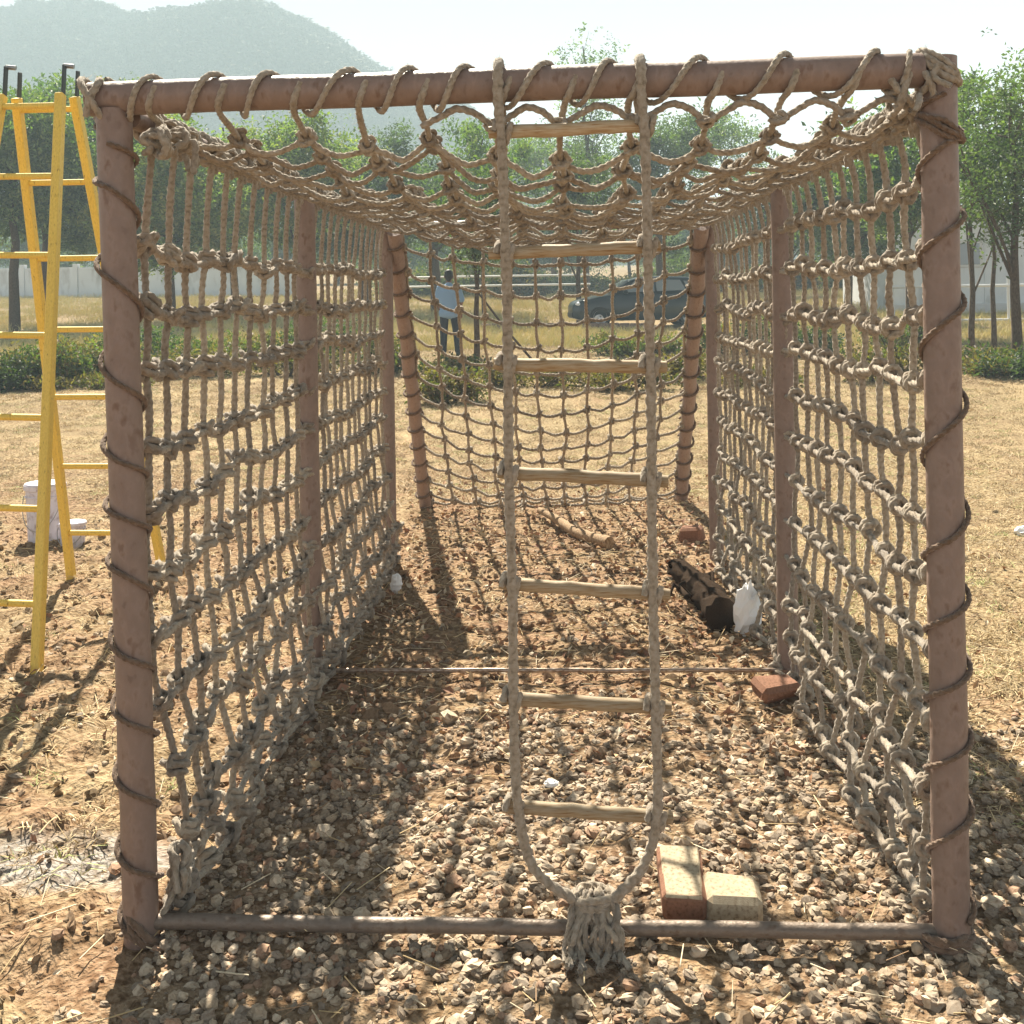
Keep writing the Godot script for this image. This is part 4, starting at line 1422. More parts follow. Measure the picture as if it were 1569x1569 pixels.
func bush(label: String, at: Vector3, size: Vector3, count: int, cols: Array, seed_: int, group: String, leaf := 0.6) -> void:
	rng.seed = seed_
	var t := thing("shrub", label, "shrub", at, group)
	var vs := PackedVector3Array()
	var ns := PackedVector3Array()
	var ix := PackedInt32Array()
	var tips := []
	for l in 12:
		var az := rnd(0, TAU)
		var rr := sqrt(rng.randf())
		var e := Vector3(cos(az) * rr * size.x, size.y * rnd(0.45, 1.0) * (1.1 - 0.4 * rr), sin(az) * rr * size.z)
		tube_into(vs, ns, ix, PackedVector3Array([Vector3(e.x * 0.15, -0.08, e.z * 0.15), e * Vector3(0.6, 0.45, 0.6), e]), PackedFloat32Array([0.018, 0.012, 0.004]), 5, false)
		tips.append(e)
		tips.append(e * Vector3(0.8, 0.6, 0.8))
	part("stem", amesh(vs, ns, ix), M.bark, t)
	var xf := []
	var cs := []
	for i in count:
		var tip: Vector3 = tips[rng.randi() % tips.size()]
		var p := tip + Vector3(rng.randfn() * size.x, rng.randfn() * size.y * 0.7, rng.randfn() * size.z) * 0.2
		p.y = maxf(p.y, 0.03)
		xf.append(Transform3D(Basis.from_euler(Vector3(rnd(-0.8, 0.8), rnd(0, TAU), rnd(-0.8, 0.8))).scaled_local(Vector3.ONE * leaf * rnd(0.7, 1.3)), p))
		var c: Color = cols[rng.randi() % cols.size()]
		cs.append(c * rnd(0.75, 1.2))
	multi("foliage", sprigs[seed_ % sprigs.size()], M.leaf, xf, cs, t).set_meta("kind", "stuff")

func xd(px: float, d: float) -> float:
	# lateral position seen at a given bearing (bearing in the photo's 1569 px frame)
	var a := atan((px - 784.5) / 1650.0) - deg_to_rad(2.57)
	return 0.074 + tan(a) * d

func build_vegetation() -> void:
	rng.seed = 500
	for i in 4: sprigs.append(sprig(9, 0.17, 0.075, 0.17))
	var green := [Color(0.085, 0.115, 0.055), Color(0.11, 0.14, 0.06), Color(0.065, 0.095, 0.05), Color(0.15, 0.165, 0.07)]
	var fresh := [Color(0.14, 0.17, 0.065), Color(0.18, 0.2, 0.075), Color(0.095, 0.125, 0.055), Color(0.21, 0.2, 0.085)]
	var dark := [Color(0.06, 0.08, 0.05), Color(0.075, 0.095, 0.055), Color(0.095, 0.11, 0.06)]
	var brown := [Color(0.2, 0.13, 0.07), Color(0.26, 0.18, 0.09), Color(0.15, 0.1, 0.06), Color(0.13, 0.13, 0.05)]
	var G := "trees across the field"
	# [name, label, bearing, distance, height, trunk r, crown radii, crown y, leaf clusters, colours, lean, limbs]
	var T := [
		["leafy_tree", "leafy tree with a dark trunk left of the yellow ladder", 22, 33, 7.8, 0.16, Vector3(2.6, 3.2, 2.2), 4.9, 4600, green, Vector3(0.02, 0, 0), 12],
		["leafy_tree", "leafy tree whose trunk rises behind the yellow ladder", 72, 36, 8.6, 0.17, Vector3(2.5, 3.4, 2.2), 5.2, 4600, green, Vector3(-0.02, 0, 0), 12],
		["leafy_tree", "bright green tree right behind the left front post", 170, 38, 8.6, 0.15, Vector3(2.7, 3.5, 2.2), 5.0, 4600, fresh, Vector3(0.03, 0, 0), 12],
		["leafy_tree", "yellowish green tree seen through the left net near the post", 262, 34, 7.4, 0.13, Vector3(2.4, 3.0, 2.0), 4.2, 4200, fresh, Vector3(0, 0, 0), 11],
		["leafy_tree", "dense green tree seen through the middle of the left net", 360, 40, 8.2, 0.15, Vector3(2.7, 3.2, 2.2), 4.5, 4600, green, Vector3(-0.02, 0, 0), 12],
		["leafy_tree", "bushy green tree behind the left middle post", 455, 37, 7.2, 0.15, Vector3(2.6, 3.0, 2.0), 4.0, 4400, fresh, Vector3(0.02, 0, 0), 12],
		["leafy_tree", "dark green tree behind the rear left corner of the cage", 560, 42, 7.6, 0.15, Vector3(2.7, 3.0, 2.2), 4.2, 4400, dark, Vector3(0.02, 0, 0), 12],
		["leafy_tree", "broad dark tree behind the person", 668, 40, 6.2, 0.2, Vector3(2.4, 2.1, 2.0), 3.7, 3000, dark, Vector3(0, 0, 0), 12],
		["leafy_tree", "slim tree with a straight stem right of the person", 742, 36, 7.2, 0.08, Vector3(1.5, 2.4, 1.4), 4.6, 1300, green, Vector3(-0.01, 0, 0), 9],
		["leafy_tree", "hazy round tree behind the second rung", 850, 58, 9.6, 0.16, Vector3(3.0, 3.2, 2.5), 6.4, 2400, green, Vector3(0, 0, 0), 11],
		["leafy_tree", "thin tall tree with a sparse tip above the top beam", 900, 50, 13.4, 0.14, Vector3(1.6, 5.0, 1.4), 8.6, 900, green, Vector3(0.0, 0, 0), 13],
		["leafy_tree", "dark tree behind the parked car", 1012, 44, 8.4, 0.16, Vector3(2.0, 2.9, 2.0), 5.3, 2200, dark, Vector3(0.01, 0, 0), 11],
		["leafy_tree", "thin pale tree right of the rope ladder", 1105, 52, 9.6, 0.1, Vector3(2.6, 3.0, 2.2), 6.0, 1300, green, Vector3(0.02, 0, 0), 11],
		["leafy_tree", "low spreading tree behind the right middle post", 1205, 40, 5.6, 0.12, Vector3(2.3, 2.0, 2.0), 3.5, 2200, dark, Vector3(0, 0, 0), 11],
		["leafy_tree", "dark green tree seen through the right net", 1300, 33, 5.4, 0.12, Vector3(2.0, 2.1, 1.8), 3.2, 2400, dark, Vector3(0, 0, 0), 11],
		["leafy_tree", "open crowned tree just left of the right front post", 1392, 27, 6.2, 0.1, Vector3(1.9, 2.3, 1.8), 4.2, 1700, green, Vector3(0.03, 0, 0), 11],
	]
	var far_px := [610, 690, 775, 830, 900, 965, 1035, 1120, 1180, 1260, 1330, 1420, 1500, 150, 240, 330, 430, 520, 60]
	var far_says := ["behind the rear left post", "behind the person", "left of the rope ladder", "behind the third rung", "above the left end of the car", "above the parked car", "above the right end of the car", "behind the right leaning pole", "behind the right middle post", "through the middle of the right net", "through the right net near the front post", "just right of the front post", "behind the white building", "over the white wall by the front post", "at the front of the left net", "through the left net", "before the left middle post", "past the left middle post", "over the wall by the ladder"]
	for i in far_px.size():
		rng.seed = 800 + i
		T.append(["far_tree", "low hazy tree far off " + far_says[i], far_px[i], rnd(64, 78), rnd(4.2, 6.2), 0.13, Vector3(rnd(2.4, 3.4), rnd(2.0, 2.6), 2.2), rnd(1.7, 2.3), 3200, [green, dark, fresh][i % 3], Vector3.ZERO, 11])
	var n := 0
	for a in T:
		var x := xd(a[2], a[3])
		var z: float = Z0 - a[3]
		tree(a[0], a[1], on_ground(x, z, 0), a[4], a[5], a[6], a[7], a[8], a[9], a[10], 1000 + n * 13, G, 1.0, a[11])
		n += 1
	# the thin trees close by on the right
	var R := [
		["slender tree with a thin trunk right of the right front post", 1488, 20.5, 5.4, 0.055, Vector3(1.15, 1.6, 1.1), 4.0, 620, Vector3(0.02, 0, 0)],
		["twin stemmed sparse tree before the white building", 1522, 22, 5.3, 0.05, Vector3(1.2, 1.5, 1.1), 3.9, 620, Vector3(0.02, 0, 0)],
		["dark trunked tree at the right edge", 1556, 18.6, 5.5, 0.085, Vector3(1.5, 1.9, 1.3), 3.9, 950, Vector3(-0.01, 0, 0)],
		["overhanging tree beyond the right edge", 1640, 19.5, 5.8, 0.09, Vector3(1.7, 2.0, 1.5), 4.0, 950, Vector3(-0.02, 0, 0)],
	]
	for a in R:
		var x := xd(a[1], a[2])
		var z: float = Z0 - a[2]
		tree("slender_tree", a[0], on_ground(x, z), a[3], a[4], a[5], a[6], a[7], dark if n % 2 else green, a[8], 1000 + n * 13, "slender trees by the white building", 0.62, 12)
		n += 1
	# young trunks in the field (their crowns reach up into the foliage)
	tree("leafy_tree", "young tree with a dark stem beside the person", on_ground(xd(729, 21.6), Z0 - 21.6), 4.2, 0.06, Vector3(0.9, 1.0, 0.9), 3.3, 500, dark, Vector3(0.01, 0, 0), 2001, G, 0.8, 8)
	tree("leafy_tree", "young tree with a crooked dark stem left of the parked car", on_ground(xd(887, 33), Z0 - 33.0), 5.4, 0.09, Vector3(1.4, 1.4, 1.2), 4.2, 800, dark, Vector3(0.01, 0, 0), 2002, G, 0.9, 9)
	# shrubs and dry scrub along the edge of the clearing
	var S := [
		["dark green shrub at the left edge behind the ladder", 5, 17.5, Vector3(0.8, 0.95, 0.6), 700, dark],
		["green shrub behind the yellow ladder", 62, 18, Vector3(0.75, 0.85, 0.6), 850, green],
		["green shrub between ladder and left front post", 125, 18.5, Vector3(0.7, 0.8, 0.6), 800, fresh],
		["green shrub just right of the left front post", 215, 19, Vector3(0.8, 0.85, 0.6), 850, green],
		["green shrub seen low through the left net", 290, 19, Vector3(0.8, 0.75, 0.6), 800, green],
		["low shrub seen through the left net before the middle post", 380, 20, Vector3(0.9, 0.7, 0.6), 800, fresh],
		["low shrub seen through the left net behind the middle post", 480, 20, Vector3(0.9, 0.75, 0.6), 800, green],
		["dark shrub by the left leaning pole", 588, 19.5, Vector3(0.6, 0.8, 0.5), 700, dark + brown],
		["dark shrub below the person", 700, 17.6, Vector3(0.7, 0.4, 0.5), 460, brown + dark],
		["weedy green shrub below the parked car", 925, 22.5, Vector3(1.0, 0.36, 0.5), 560, fresh + brown],
		["weedy shrub at the right end of the parked car", 1035, 22.5, Vector3(1.0, 0.38, 0.5), 560, fresh + brown],
		["shrub seen through the far right net", 1135, 22, Vector3(0.9, 0.8, 0.6), 700, green],
		["shrub seen through the right net by the middle post", 1250, 21, Vector3(0.9, 0.7, 0.6), 700, dark],
		["shrub seen through the right net near the front post", 1370, 20, Vector3(0.9, 0.7, 0.6), 700, green],
		["dark shaded shrub right of the right front post", 1505, 18.3, Vector3(0.75, 0.6, 0.5), 800, dark],
		["dark shaded shrub at the right edge under the trees", 1580, 17.6, Vector3(0.8, 0.7, 0.5), 800, dark],
		["dry brown scrub at the left edge", 20, 15.2, Vector3(0.7, 0.4, 0.4), 420, brown],
		["dry brown scrub behind the left front post", 130, 15.6, Vector3(0.8, 0.45, 0.4), 450, brown],
		["dry brown scrub seen through the left net", 300, 16.2, Vector3(0.9, 0.45, 0.4), 450, brown],
		["dry scrub behind the left middle post", 440, 16.4, Vector3(0.9, 0.45, 0.4), 450, brown],
		["reddish dry scrub behind the left part of the far net", 690, 15.4, Vector3(0.7, 0.38, 0.4), 450, brown],
		["reddish dry scrub behind the middle of the far net", 800, 15.6, Vector3(0.8, 0.36, 0.4), 450, brown],
		["reddish dry scrub behind the right part of the far net", 930, 15.8, Vector3(0.8, 0.36, 0.4), 450, brown],
		["dry scrub behind the right leaning pole", 1040, 15.8, Vector3(0.7, 0.4, 0.4), 420, brown],
		["dry scrub seen through the far right net", 1150, 16.6, Vector3(0.9, 0.4, 0.4), 420, brown],
		["dry scrub low behind the right net near the front post", 1340, 16.8, Vector3(0.9, 0.4, 0.4), 420, brown],
		["dry weeds at the edge of shade on the right", 1530, 16.2, Vector3(0.7, 0.35, 0.4), 420, brown],
	]
	for i in 13:
		rng.seed = 860 + i
		S.append(["hazy bush far off " + far_says[i], far_px[i] + 28, rnd(49, 55), Vector3(rnd(1.6, 2.6), rnd(1.0, 1.8), 1.0), 1500, [fresh, green, dark][i % 3]])
	for a in S:
		rng.seed = 7000 + n
		var dd: float = a[2] + rnd(-1.2, 2.2)
		bush(a[0], on_ground(xd(a[1] + rnd(-12, 12), dd), Z0 - dd, -0.02), a[3] * Vector3(rnd(0.6, 1.15), rnd(0.35, 1.3), rnd(0.7, 1.2)), int(a[4] * 0.5), a[5] + brown if n % 3 else a[5], 3000 + n * 7, "shrubs edging the clearing" if a[2] < 40 else "bushes across the field", 0.5 if a[2] < 40 else 1.1)
		n += 1

func build_hill() -> void:
	# far wooded hill; the ridge line as a height profile along x at z = -300
	var ridge := [[-700.0, 60.0], [-520.0, 120.0], [-400.0, 160.0], [-316.0, 166.0], [-267.0, 173.0], [-229.0, 164.0], [-190.0, 168.0], [-166.0, 170.0], [-129.0, 155.0], [-92.0, 130.0], [-55.0, 110.0], [-20.0, 90.0], [60.0, 55.0], [180.0, 30.0], [400.0, 20.0], [700.0, 18.0]]
	var vs := PackedVector3Array()
	var ns := PackedVector3Array()
	var ix := PackedInt32Array()
	var f := FastNoiseLite.new()
	f.seed = 5
	f.frequency = 0.012
	var nxx := 121
	var nzz := 41
	var hy := func(x: float, z: float) -> float:
		var k := clampf(1.0 - absf(z + 300.0) / 120.0, 0.0, 1.0)
		k = k * k * (3.0 - 2.0 * k)
		return lerp_table(ridge, x * 2.0) * 0.5 * k + f.get_noise_2d(x * 2.0, z * 2.0) * 4.5 * k * (1.0 if z > -295.0 or z < -305.0 else 0.4) - 1.5
	for j in nzz:
		for i in nxx:
			var x := -330.0 + 660.0 * i / (nxx - 1)
			var z := -175.0 - 250.0 * j / (nzz - 1)
			vs.append(Vector3(x, hy.call(x, z), z))
			ns.append(Vector3(hy.call(x - 2, z) - hy.call(x + 2, z), 4.0, hy.call(x, z - 2) - hy.call(x, z + 2)).normalized())
	for j in nzz - 1:
		for i in nxx - 1:
			var a := j * nxx + i
			ix.append_array([a, a + 1, a + nxx, a + 1, a + nxx + 1, a + nxx])
	var o := part("hill", amesh(vs, ns, ix), M.hill, self)
	tag(o, "hazy blue wooded hill rising behind the trees on the left", "hill", "", "structure")
	# its tree cover
	rng.seed = 77
	var blob := sprig(16, 0.75, 0.5, 0.8)
	var xf := []
	var cs := []
	for i in 34000:
		var z := rnd(-312, -190)
		var x := rnd(-240, 120)
		var y: float = hy.call(x, z)
		if y < 9.0: continue
		var s := rnd(0.9, 1.9)
		xf.append(Transform3D(Basis(Vector3.UP, rnd(0, TAU)).scaled_local(Vector3(s, s * rnd(0.7, 1.2), s)), Vector3(x, y + s * 0.4, z)))
		cs.append(Color(0.05, 0.075, 0.03).lerp(Color(0.13, 0.12, 0.06), rng.randf()) * rnd(0.7, 1.25))
	tag(multi("hill_forest", blob, M.leaf_far, xf, cs, self), "hazy woods covering the far hill", "woods", "", "stuff")

# ---------------------------------------------------------------- background things
func build_background() -> void:
	rng.seed = 900
	# white wall on the left, in panels between piers
	var t := thing("boundary_wall", "long white boundary wall behind the trees on the left", "wall")
	var a := Vector3(-44, 0, -60.0)
	var b := Vector3(-13.5, 0, -54.0)
	var n := 9
	for i in n:
		var p := a.lerp(b, float(i) / n)
		var q := a.lerp(b, float(i + 1) / n)
		var y := minf(base_y(p.z), base_y(q.z))
		var d := q - p
		var bs := Basis(Vector3.UP, -atan2(d.z, d.x))
		part("panel", cbox(Vector3(d.length() - 0.3, 1.75, 0.16), 0.01), M.wall, t, Transform3D(bs, (p + q) * 0.5 + Vector3(0, y + 0.8, 0)))
		part("pier", cbox(Vector3(0.3, 1.95, 0.3), 0.015), M.wall, t, Transform3D(bs, p + Vector3(0, y + 0.9, 0)))
	# white shed on the right
	t = thing("white_building", "low white clad building behind the slender trees on the right", "building")
	var x0 := xd(1365, 36.0)
	var z := -33.3
	var gy := base_y(z)
	for i in 13:
		part("panel", cbox(Vector3(0.995, 3.1, 0.08), 0.012), M.wall, t, Transform3D(Basis.IDENTITY, Vector3(x0 + 0.5 + i, gy + 1.45, z)))
	part("plinth", cbox(Vector3(13.1, 0.35, 0.2), 0.02), M.trim, t, Transform3D(Basis.IDENTITY, Vector3(x0 + 6.5, gy + 0.1, z + 0.05)))
	part("side_wall", cbox(Vector3(0.12, 3.1, 6.0), 0.01), M.wall, t, Transform3D(Basis.IDENTITY, Vector3(x0 + 0.06, gy + 1.45, z - 3.06)))
	part("roof", cbox(Vector3(13.6, 0.14, 6.8), 0.02), M.trim, t, Transform3D(Basis.from_euler(Vector3(-0.06, 0, 0)), Vector3(x0 + 6.5, gy + 3.22, z - 2.9)))
	for e in [[2.35, 1.9], [6.4, 1.9]]:
		var w := part("window", cbox(Vector3(1.2, 0.9, 0.06), 0.01), M.trim, t, Transform3D(Basis.IDENTITY, Vector3(x0 + e[0], gy + e[1], z + 0.05)))
		part("pane", cbox(Vector3(1.0, 0.7, 0.05), 0.005), M.carglass, w, Transform3D(Basis.IDENTITY, Vector3(0, 0, 0.012)))
	# rail fences
	fence("pale rail fence running before the white building", xd(1370, 31), 16.5, -28.4, [1.05, 0.08], 1.6)
	fence("pale rail fence across the field left of the car", xd(600, 46), xd(905, 46), -43.3, [0.75, 1.15], 2.4)
	t = thing("low_wall", "low dark brick kerb across the field behind the ladder", "kerb")
	var kx := xd(745, 30.5)
	for i in 16:
		part("block", cbox(Vector3(0.29, 0.2, 0.22), 0.015, 0.006), M.kerb, t, Transform3D(Basis.IDENTITY, on_ground(kx + i * 0.3, -27.85, 0.06)))
	# leaning stick by the person
	var o := part("stick", tube(PackedVector3Array([Vector3(xd(727, 21.4), 1.78, Z0 - 21.5), Vector3(xd(777, 21.0), 0.9, Z0 - 21.2), on_ground(xd(815, 21.0), Z0 - 21.0)]), PackedFloat32Array([0.022, 0.024, 0.026]), 8), M.bark, self)
	tag(o, "dark stick leaning on the young tree beside the person", "stick")
	build_person(on_ground(xd(688, 21.9), Z0 - 21.9, 0.0))
	build_car(Vector3(xd(980, 31.6), base_y(Z0 - 31.6), Z0 - 31.6))

func fence(label: String, x0: float, x1: float, z: float, rails: Array, step: float) -> void:
	var t := thing("rail_fence", label, "fence")
	var x := x0
	var y := base_y(z)
	while x < x1:
		part("post", bar(Vector3(x, y - 0.2, z), Vector3(x, y + 1.25, z), 0.035), M.rail, t)
		x += step
	for r in rails:
		part("rail", bar(Vector3(x0 - 0.2, y + r, z + 0.04), Vector3(x1, y + r, z + 0.04), 0.04), M.rail, t)

func build_person(at: Vector3) -> void:
	var t := thing("person", "person in a light blue shirt and dark trousers standing beyond the far net, back turned", "person", at)
	var V := func(x: float, y: float, z: float) -> Vector3: return Vector3(x, y, z)
	var hip_l := Vector3(-0.095, 0.9, 0.0)
	var hip_r := Vector3(0.095, 0.9, 0.0)
	var kn_l := Vector3(-0.12, 0.49, -0.03)
	var kn_r := Vector3(0.14, 0.49, -0.05)
	var an_l := Vector3(-0.13, 0.08, 0.02)
	var an_r := Vector3(0.17, 0.08, 0.0)
	var sh_l := Vector3(-0.18, 1.38, 0.0)
	var sh_r := Vector3(0.18, 1.38, 0.0)
	var el_l := Vector3(-0.25, 1.11, 0.0)
	var el_r := Vector3(0.25, 1.11, -0.02)
	var wr_l := Vector3(-0.2, 0.92, -0.16)
	var wr_r := Vector3(0.22, 0.9, -0.15)
	var skin := [[Vector3(0, 1.42, 0), Vector3(0, 1.55, -0.015), 0.06, 0.055], [Vector3(0, 1.6, -0.02), Vector3(0, 1.66, -0.01), 0.082, 0.088], [Vector3(0, 1.56, -0.05), Vector3(0, 1.58, -0.055), 0.055, 0.06],
		[Vector3(0, 1.6, -0.105), Vector3(0, 1.585, -0.115), 0.014, 0.016], [Vector3(-0.085, 1.61, -0.01), Vector3(-0.088, 1.6, -0.005), 0.02, 0.014], [Vector3(0.085, 1.61, -0.01), Vector3(0.088, 1.6, -0.005), 0.02, 0.014],
		[Vector3(0, 0.95, 0), Vector3(0, 1.35, 0), 0.1, 0.11], [sh_l, el_l, 0.045, 0.038], [sh_r, el_r, 0.045, 0.038], [el_l, wr_l, 0.038, 0.026], [el_r, wr_r, 0.038, 0.026], [hip_l, kn_l, 0.07, 0.05], [hip_r, kn_r, 0.07, 0.05], [kn_l, an_l, 0.05, 0.036], [kn_r, an_r, 0.05, 0.036],
		[sh_l, sh_r, 0.05, 0.05], [hip_l, hip_r, 0.09, 0.09], [an_l, an_l + Vector3(-0.03, -0.045, -0.15), 0.04, 0.035], [an_r, an_r + Vector3(0.04, -0.045, -0.15), 0.04, 0.035]]
	# hands: palm, four fingers, thumb
	for s in [-1, 1]:
		var w: Vector3 = wr_l if s < 0 else wr_r
		var d: Vector3 = (w - (el_l if s < 0 else el_r)).normalized()
		var palm := w + d * 0.05
		skin.append([w, palm + d * 0.02, 0.026, 0.03])
		var sd := Vector3(1, 0, 0)
		for f in 4:
			var b0 := palm + d * 0.045 + sd * (f - 1.5) * 0.02
			var l: float = [0.06, 0.072, 0.068, 0.052][f]
			var m := b0 + d * l * 0.55
			skin.append([b0, m, 0.0095, 0.009])
			skin.append([m, m + (d + Vector3(0, -0.7, 0)).normalized() * l * 0.5, 0.009, 0.0075])
		skin.append([palm + sd * -s * 0.03, palm + sd * -s * 0.055 + d * 0.04, 0.012, 0.009])
	part("body", figure(skin, 0.0115, 0.03), M.skin, t)
	var shirt := [[Vector3(0, 1.0, 0.0), Vector3(0, 1.3, 0.005), 0.125, 0.135], [Vector3(-0.07, 0.92, 0), Vector3(-0.08, 1.28, 0), 0.115, 0.125], [Vector3(0.07, 0.92, 0), Vector3(0.08, 1.28, 0), 0.115, 0.125], [Vector3(-0.15, 1.375, 0.0), Vector3(0.15, 1.375, 0.0), 0.075, 0.075], [sh_l, el_l + Vector3(0, 0.03, 0), 0.072, 0.068], [sh_r, el_r + Vector3(0, 0.03, 0), 0.072, 0.068], [Vector3(0, 1.4, 0), Vector3(0, 1.46, 0), 0.075, 0.062], [Vector3(-0.09, 0.87, 0), Vector3(0.09, 0.87, 0), 0.125, 0.125]]
	part("shirt", figure(shirt, 0.016, 0.04), M.shirt, t)
	var tr := [[hip_l + Vector3(0, 0.03, 0), kn_l, 0.1, 0.078], [hip_r + Vector3(0, 0.03, 0), kn_r, 0.1, 0.078], [kn_l, an_l + Vector3(0, 0.02, 0), 0.076, 0.066], [kn_r, an_r + Vector3(0, 0.02, 0), 0.076, 0.066], [hip_l, hip_r, 0.11, 0.11]]
	part("trousers", figure(tr, 0.016, 0.03), M.trousers, t)
	part("hair", figure([[Vector3(0, 1.63, 0.012), Vector3(0, 1.675, -0.008), 0.088, 0.088], [Vector3(0, 1.56, 0.04), Vector3(0, 1.62, 0.04), 0.05, 0.06]], 0.011, 0.03), M.hair, t)
	for e in [an_l, an_r]:
		part("shoe", figure([[e + Vector3(0, -0.035, 0.03), e + Vector3(0.0, -0.045, -0.15), 0.045, 0.04]], 0.012, 0.02), M.black, t)

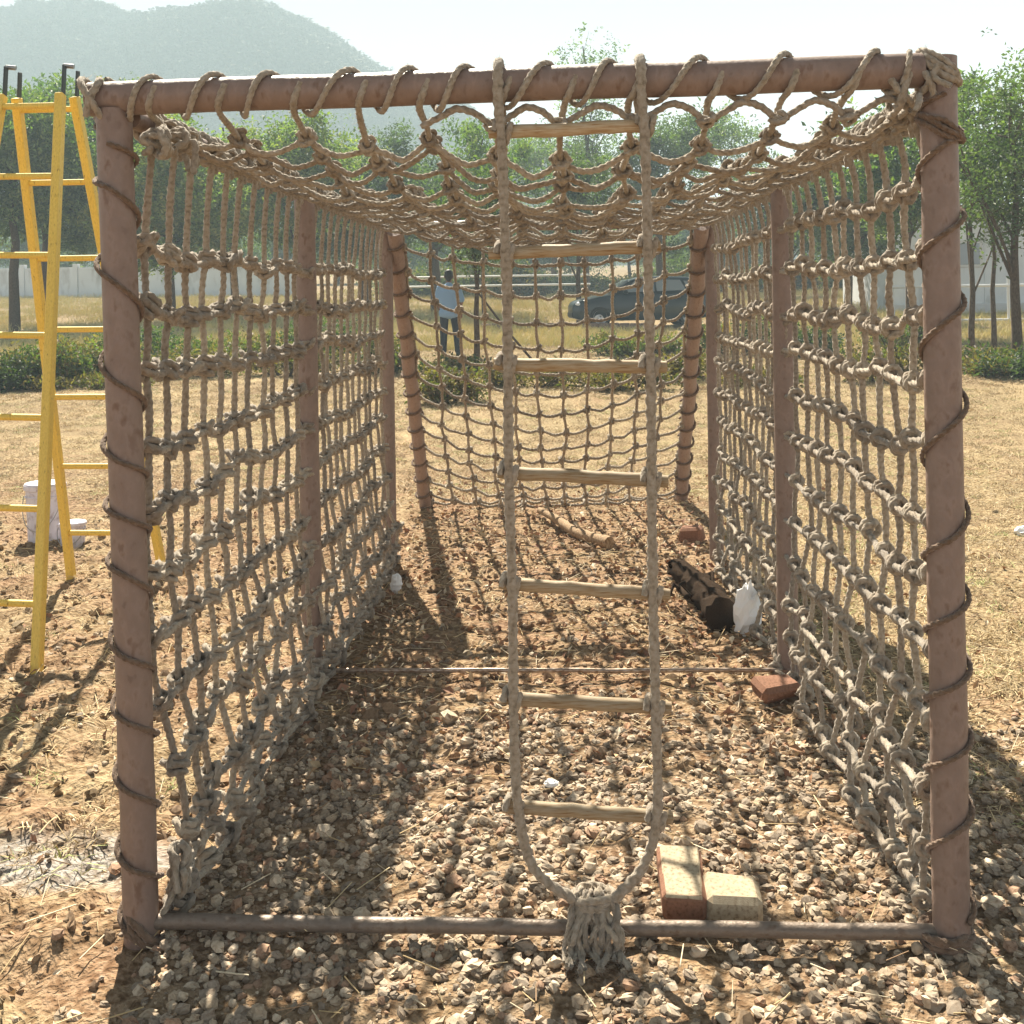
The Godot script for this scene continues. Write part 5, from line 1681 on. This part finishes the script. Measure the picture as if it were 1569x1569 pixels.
func build_car(at: Vector3) -> void:
	var t := thing("parked_car", "dark blue hatchback parked on the field behind the far net", "car", at)
	t.rotation.y = 0.10
	# side sections along x (nose at -x): [x, sill, belt, half width at belt]
	var sec := [[-2.05, 0.42, 0.62, 0.55], [-1.98, 0.28, 0.72, 0.70], [-1.75, 0.2, 0.80, 0.80], [-1.2, 0.2, 0.90, 0.84], [-0.8, 0.2, 0.95, 0.85], [0.0, 0.2, 0.97, 0.86], [0.9, 0.2, 0.98, 0.85], [1.6, 0.22, 1.0, 0.82], [1.95, 0.3, 0.98, 0.74], [2.05, 0.42, 0.9, 0.62]]
	var rings := []
	for s in sec:
		var x: float = s[0]
		var lo: float = s[1]
		var hi: float = s[2]
		var w: float = s[3]
		var m := (lo + hi) * 0.5
		rings.append([Vector3(x, lo, -w * 0.9), Vector3(x, lo + 0.06, -w * 0.98), Vector3(x, m, -w * 1.02), Vector3(x, hi - 0.05, -w * 0.98), Vector3(x, hi, -w * 0.9), Vector3(x, hi + 0.035, -w * 0.45), Vector3(x, hi + 0.04, 0), Vector3(x, hi + 0.035, w * 0.45), Vector3(x, hi, w * 0.9), Vector3(x, hi - 0.05, w * 0.98), Vector3(x, m, w * 1.02), Vector3(x, lo + 0.06, w * 0.98), Vector3(x, lo, w * 0.9)])
	part("body", loft(rings, true), M.carpaint, t)
	# greenhouse: x at belt and roof
	var roof := [[-0.95, 0.96, 0.78], [-0.35, 1.36, 0.62], [-0.1, 1.43, 0.6], [0.6, 1.46, 0.6], [1.3, 1.42, 0.59], [1.62, 1.3, 0.6], [1.9, 1.0, 0.7]]
	var gr := []
	for s in roof:
		var x: float = s[0]
		gr.append([Vector3(x, 0.95, -0.78), Vector3(x, lerpf(0.95, s[1], 0.9), -s[2] - 0.03), Vector3(x, s[1], -s[2] + 0.08), Vector3(x, s[1] + 0.015, 0), Vector3(x, s[1], s[2] - 0.08), Vector3(x, lerpf(0.95, s[1], 0.9), s[2] + 0.03), Vector3(x, 0.95, 0.78)])
	part("cabin", loft(gr, true), M.carpaint, t)
	for sd in [-1, 1]:
		for wnd in [[[-0.62, 1.0], [-0.25, 1.32], [0.28, 1.36], [0.3, 1.02]], [[0.36, 1.02], [0.34, 1.36], [1.05, 1.34], [1.2, 1.05]], [[1.28, 1.06], [1.14, 1.32], [1.36, 1.28], [1.52, 1.1]]]:
			var st := SurfaceTool.new()
			st.begin(Mesh.PRIMITIVE_TRIANGLES)
			var q := []
			for e in wnd:
				var k: float = (e[1] - 0.95) / 0.5
				q.append(Vector3(e[0], e[1], sd * (lerpf(0.79, 0.655, k) + 0.012)))
			var q2 := []
			for v in q: q2.append(v - Vector3(0, 0, sd * 0.03))
			quad(st, q[0], q[1], q[2], q[3], Vector3(0, 1, 0))
			for e in 4: quad(st, q[e], q[(e + 1) % 4], q2[(e + 1) % 4], q2[e], (q[0] + q[2]) * 0.5)
			part("side_window", st.commit(), M.carglass, t)
		part("headlight", stone(61, 8, 12, 0.05, 0), M.lamp, t, Transform3D(Basis().scaled(Vector3(0.16, 0.08, 0.12)), Vector3(-1.82, 0.68, sd * 0.64)))
		part("tail_light", stone(62, 8, 12, 0.05, 0), M.wrap_red, t, Transform3D(Basis().scaled(Vector3(0.08, 0.14, 0.1)), Vector3(1.95, 0.86, sd * 0.62)))
		part("mirror", stone(63, 7, 10, 0.1, 0), M.carpaint, t, Transform3D(Basis().scaled(Vector3(0.07, 0.06, 0.1)), Vector3(-0.55, 1.02, sd * 0.92)))
		part("door_handle", cbox(Vector3(0.16, 0.03, 0.03), 0.006), M.rim, t, Transform3D(Basis.IDENTITY, Vector3(0.12, 0.84, sd * 0.875)))
		for x in [-1.28, 1.28]:
			var w := part("wheel", lathe([Vector2(0.2, -0.09), Vector2(0.29, -0.1), Vector2(0.31, -0.07), Vector2(0.31, 0.07), Vector2(0.29, 0.1), Vector2(0.2, 0.09)], 24), M.tyre, t, Transform3D(Basis.from_euler(Vector3(PI * 0.5, 0, 0)), Vector3(x, 0.31, sd * 0.76)))
			part("rim", lathe([Vector2(0.001, sd * 0.06), Vector2(0.06, sd * 0.075), Vector2(0.17, sd * 0.05), Vector2(0.205, sd * 0.088), Vector2(0.205, -sd * 0.05)], 20), M.rim, w)
	var st2 := SurfaceTool.new()
	st2.begin(Mesh.PRIMITIVE_TRIANGLES)
	var ws := [Vector3(-0.93, 1.0, -0.66), Vector3(-0.93, 1.0, 0.66), Vector3(-0.42, 1.345, 0.52), Vector3(-0.42, 1.345, -0.52)]
	var ws2 := []
	for v in ws: ws2.append(v + Vector3(0.03, -0.04, 0))
	var up := Vector3(-0.022, 0.03, 0)
	quad(st2, ws[0] + up, ws[1] + up, ws[2] + up, ws[3] + up, Vector3(0, 0.5, 0))
	for e in 4: quad(st2, ws[e] + up, ws[(e + 1) % 4] + up, ws2[(e + 1) % 4], ws2[e], (ws[0] + ws[2]) * 0.5)
	part("windscreen", st2.commit(), M.carglass, t)
	part("bumper", cbox(Vector3(0.16, 0.2, 1.3), 0.05), M.black, t, Transform3D(Basis.IDENTITY, Vector3(-1.98, 0.38, 0)))

func loft(rings: Array, cap: bool) -> ArrayMesh:
	var vs := PackedVector3Array()
	var ix := PackedInt32Array()
	var m: int = rings[0].size()
	for r in rings: vs.append_array(PackedVector3Array(r))
	var ns := PackedVector3Array()
	ns.resize(vs.size())
	var add := func(a: int, b: int, c: int) -> void:
		ix.append_array([a, b, c])
		var nn := (vs[b] - vs[a]).cross(vs[c] - vs[a])
		var ctr := Vector3((vs[a].x) * 0.9, 0.6, 0)
		if nn.dot((vs[a] + vs[b] + vs[c]) / 3.0 - ctr) < 0: nn = -nn
		ns[a] += nn
		ns[b] += nn
		ns[c] += nn
	for i in rings.size() - 1:
		for k in m:
			var k2 := (k + 1) % m
			add.call(i * m + k, i * m + k2, (i + 1) * m + k)
			add.call(i * m + k2, (i + 1) * m + k2, (i + 1) * m + k)
	if cap:
		for e in [0, (rings.size() - 1) * m]:
			for k in range(1, m - 1): add.call(e, e + k, e + k + 1)
	for i in ns.size(): ns[i] = ns[i].normalized()
	return amesh(vs, ns, ix)
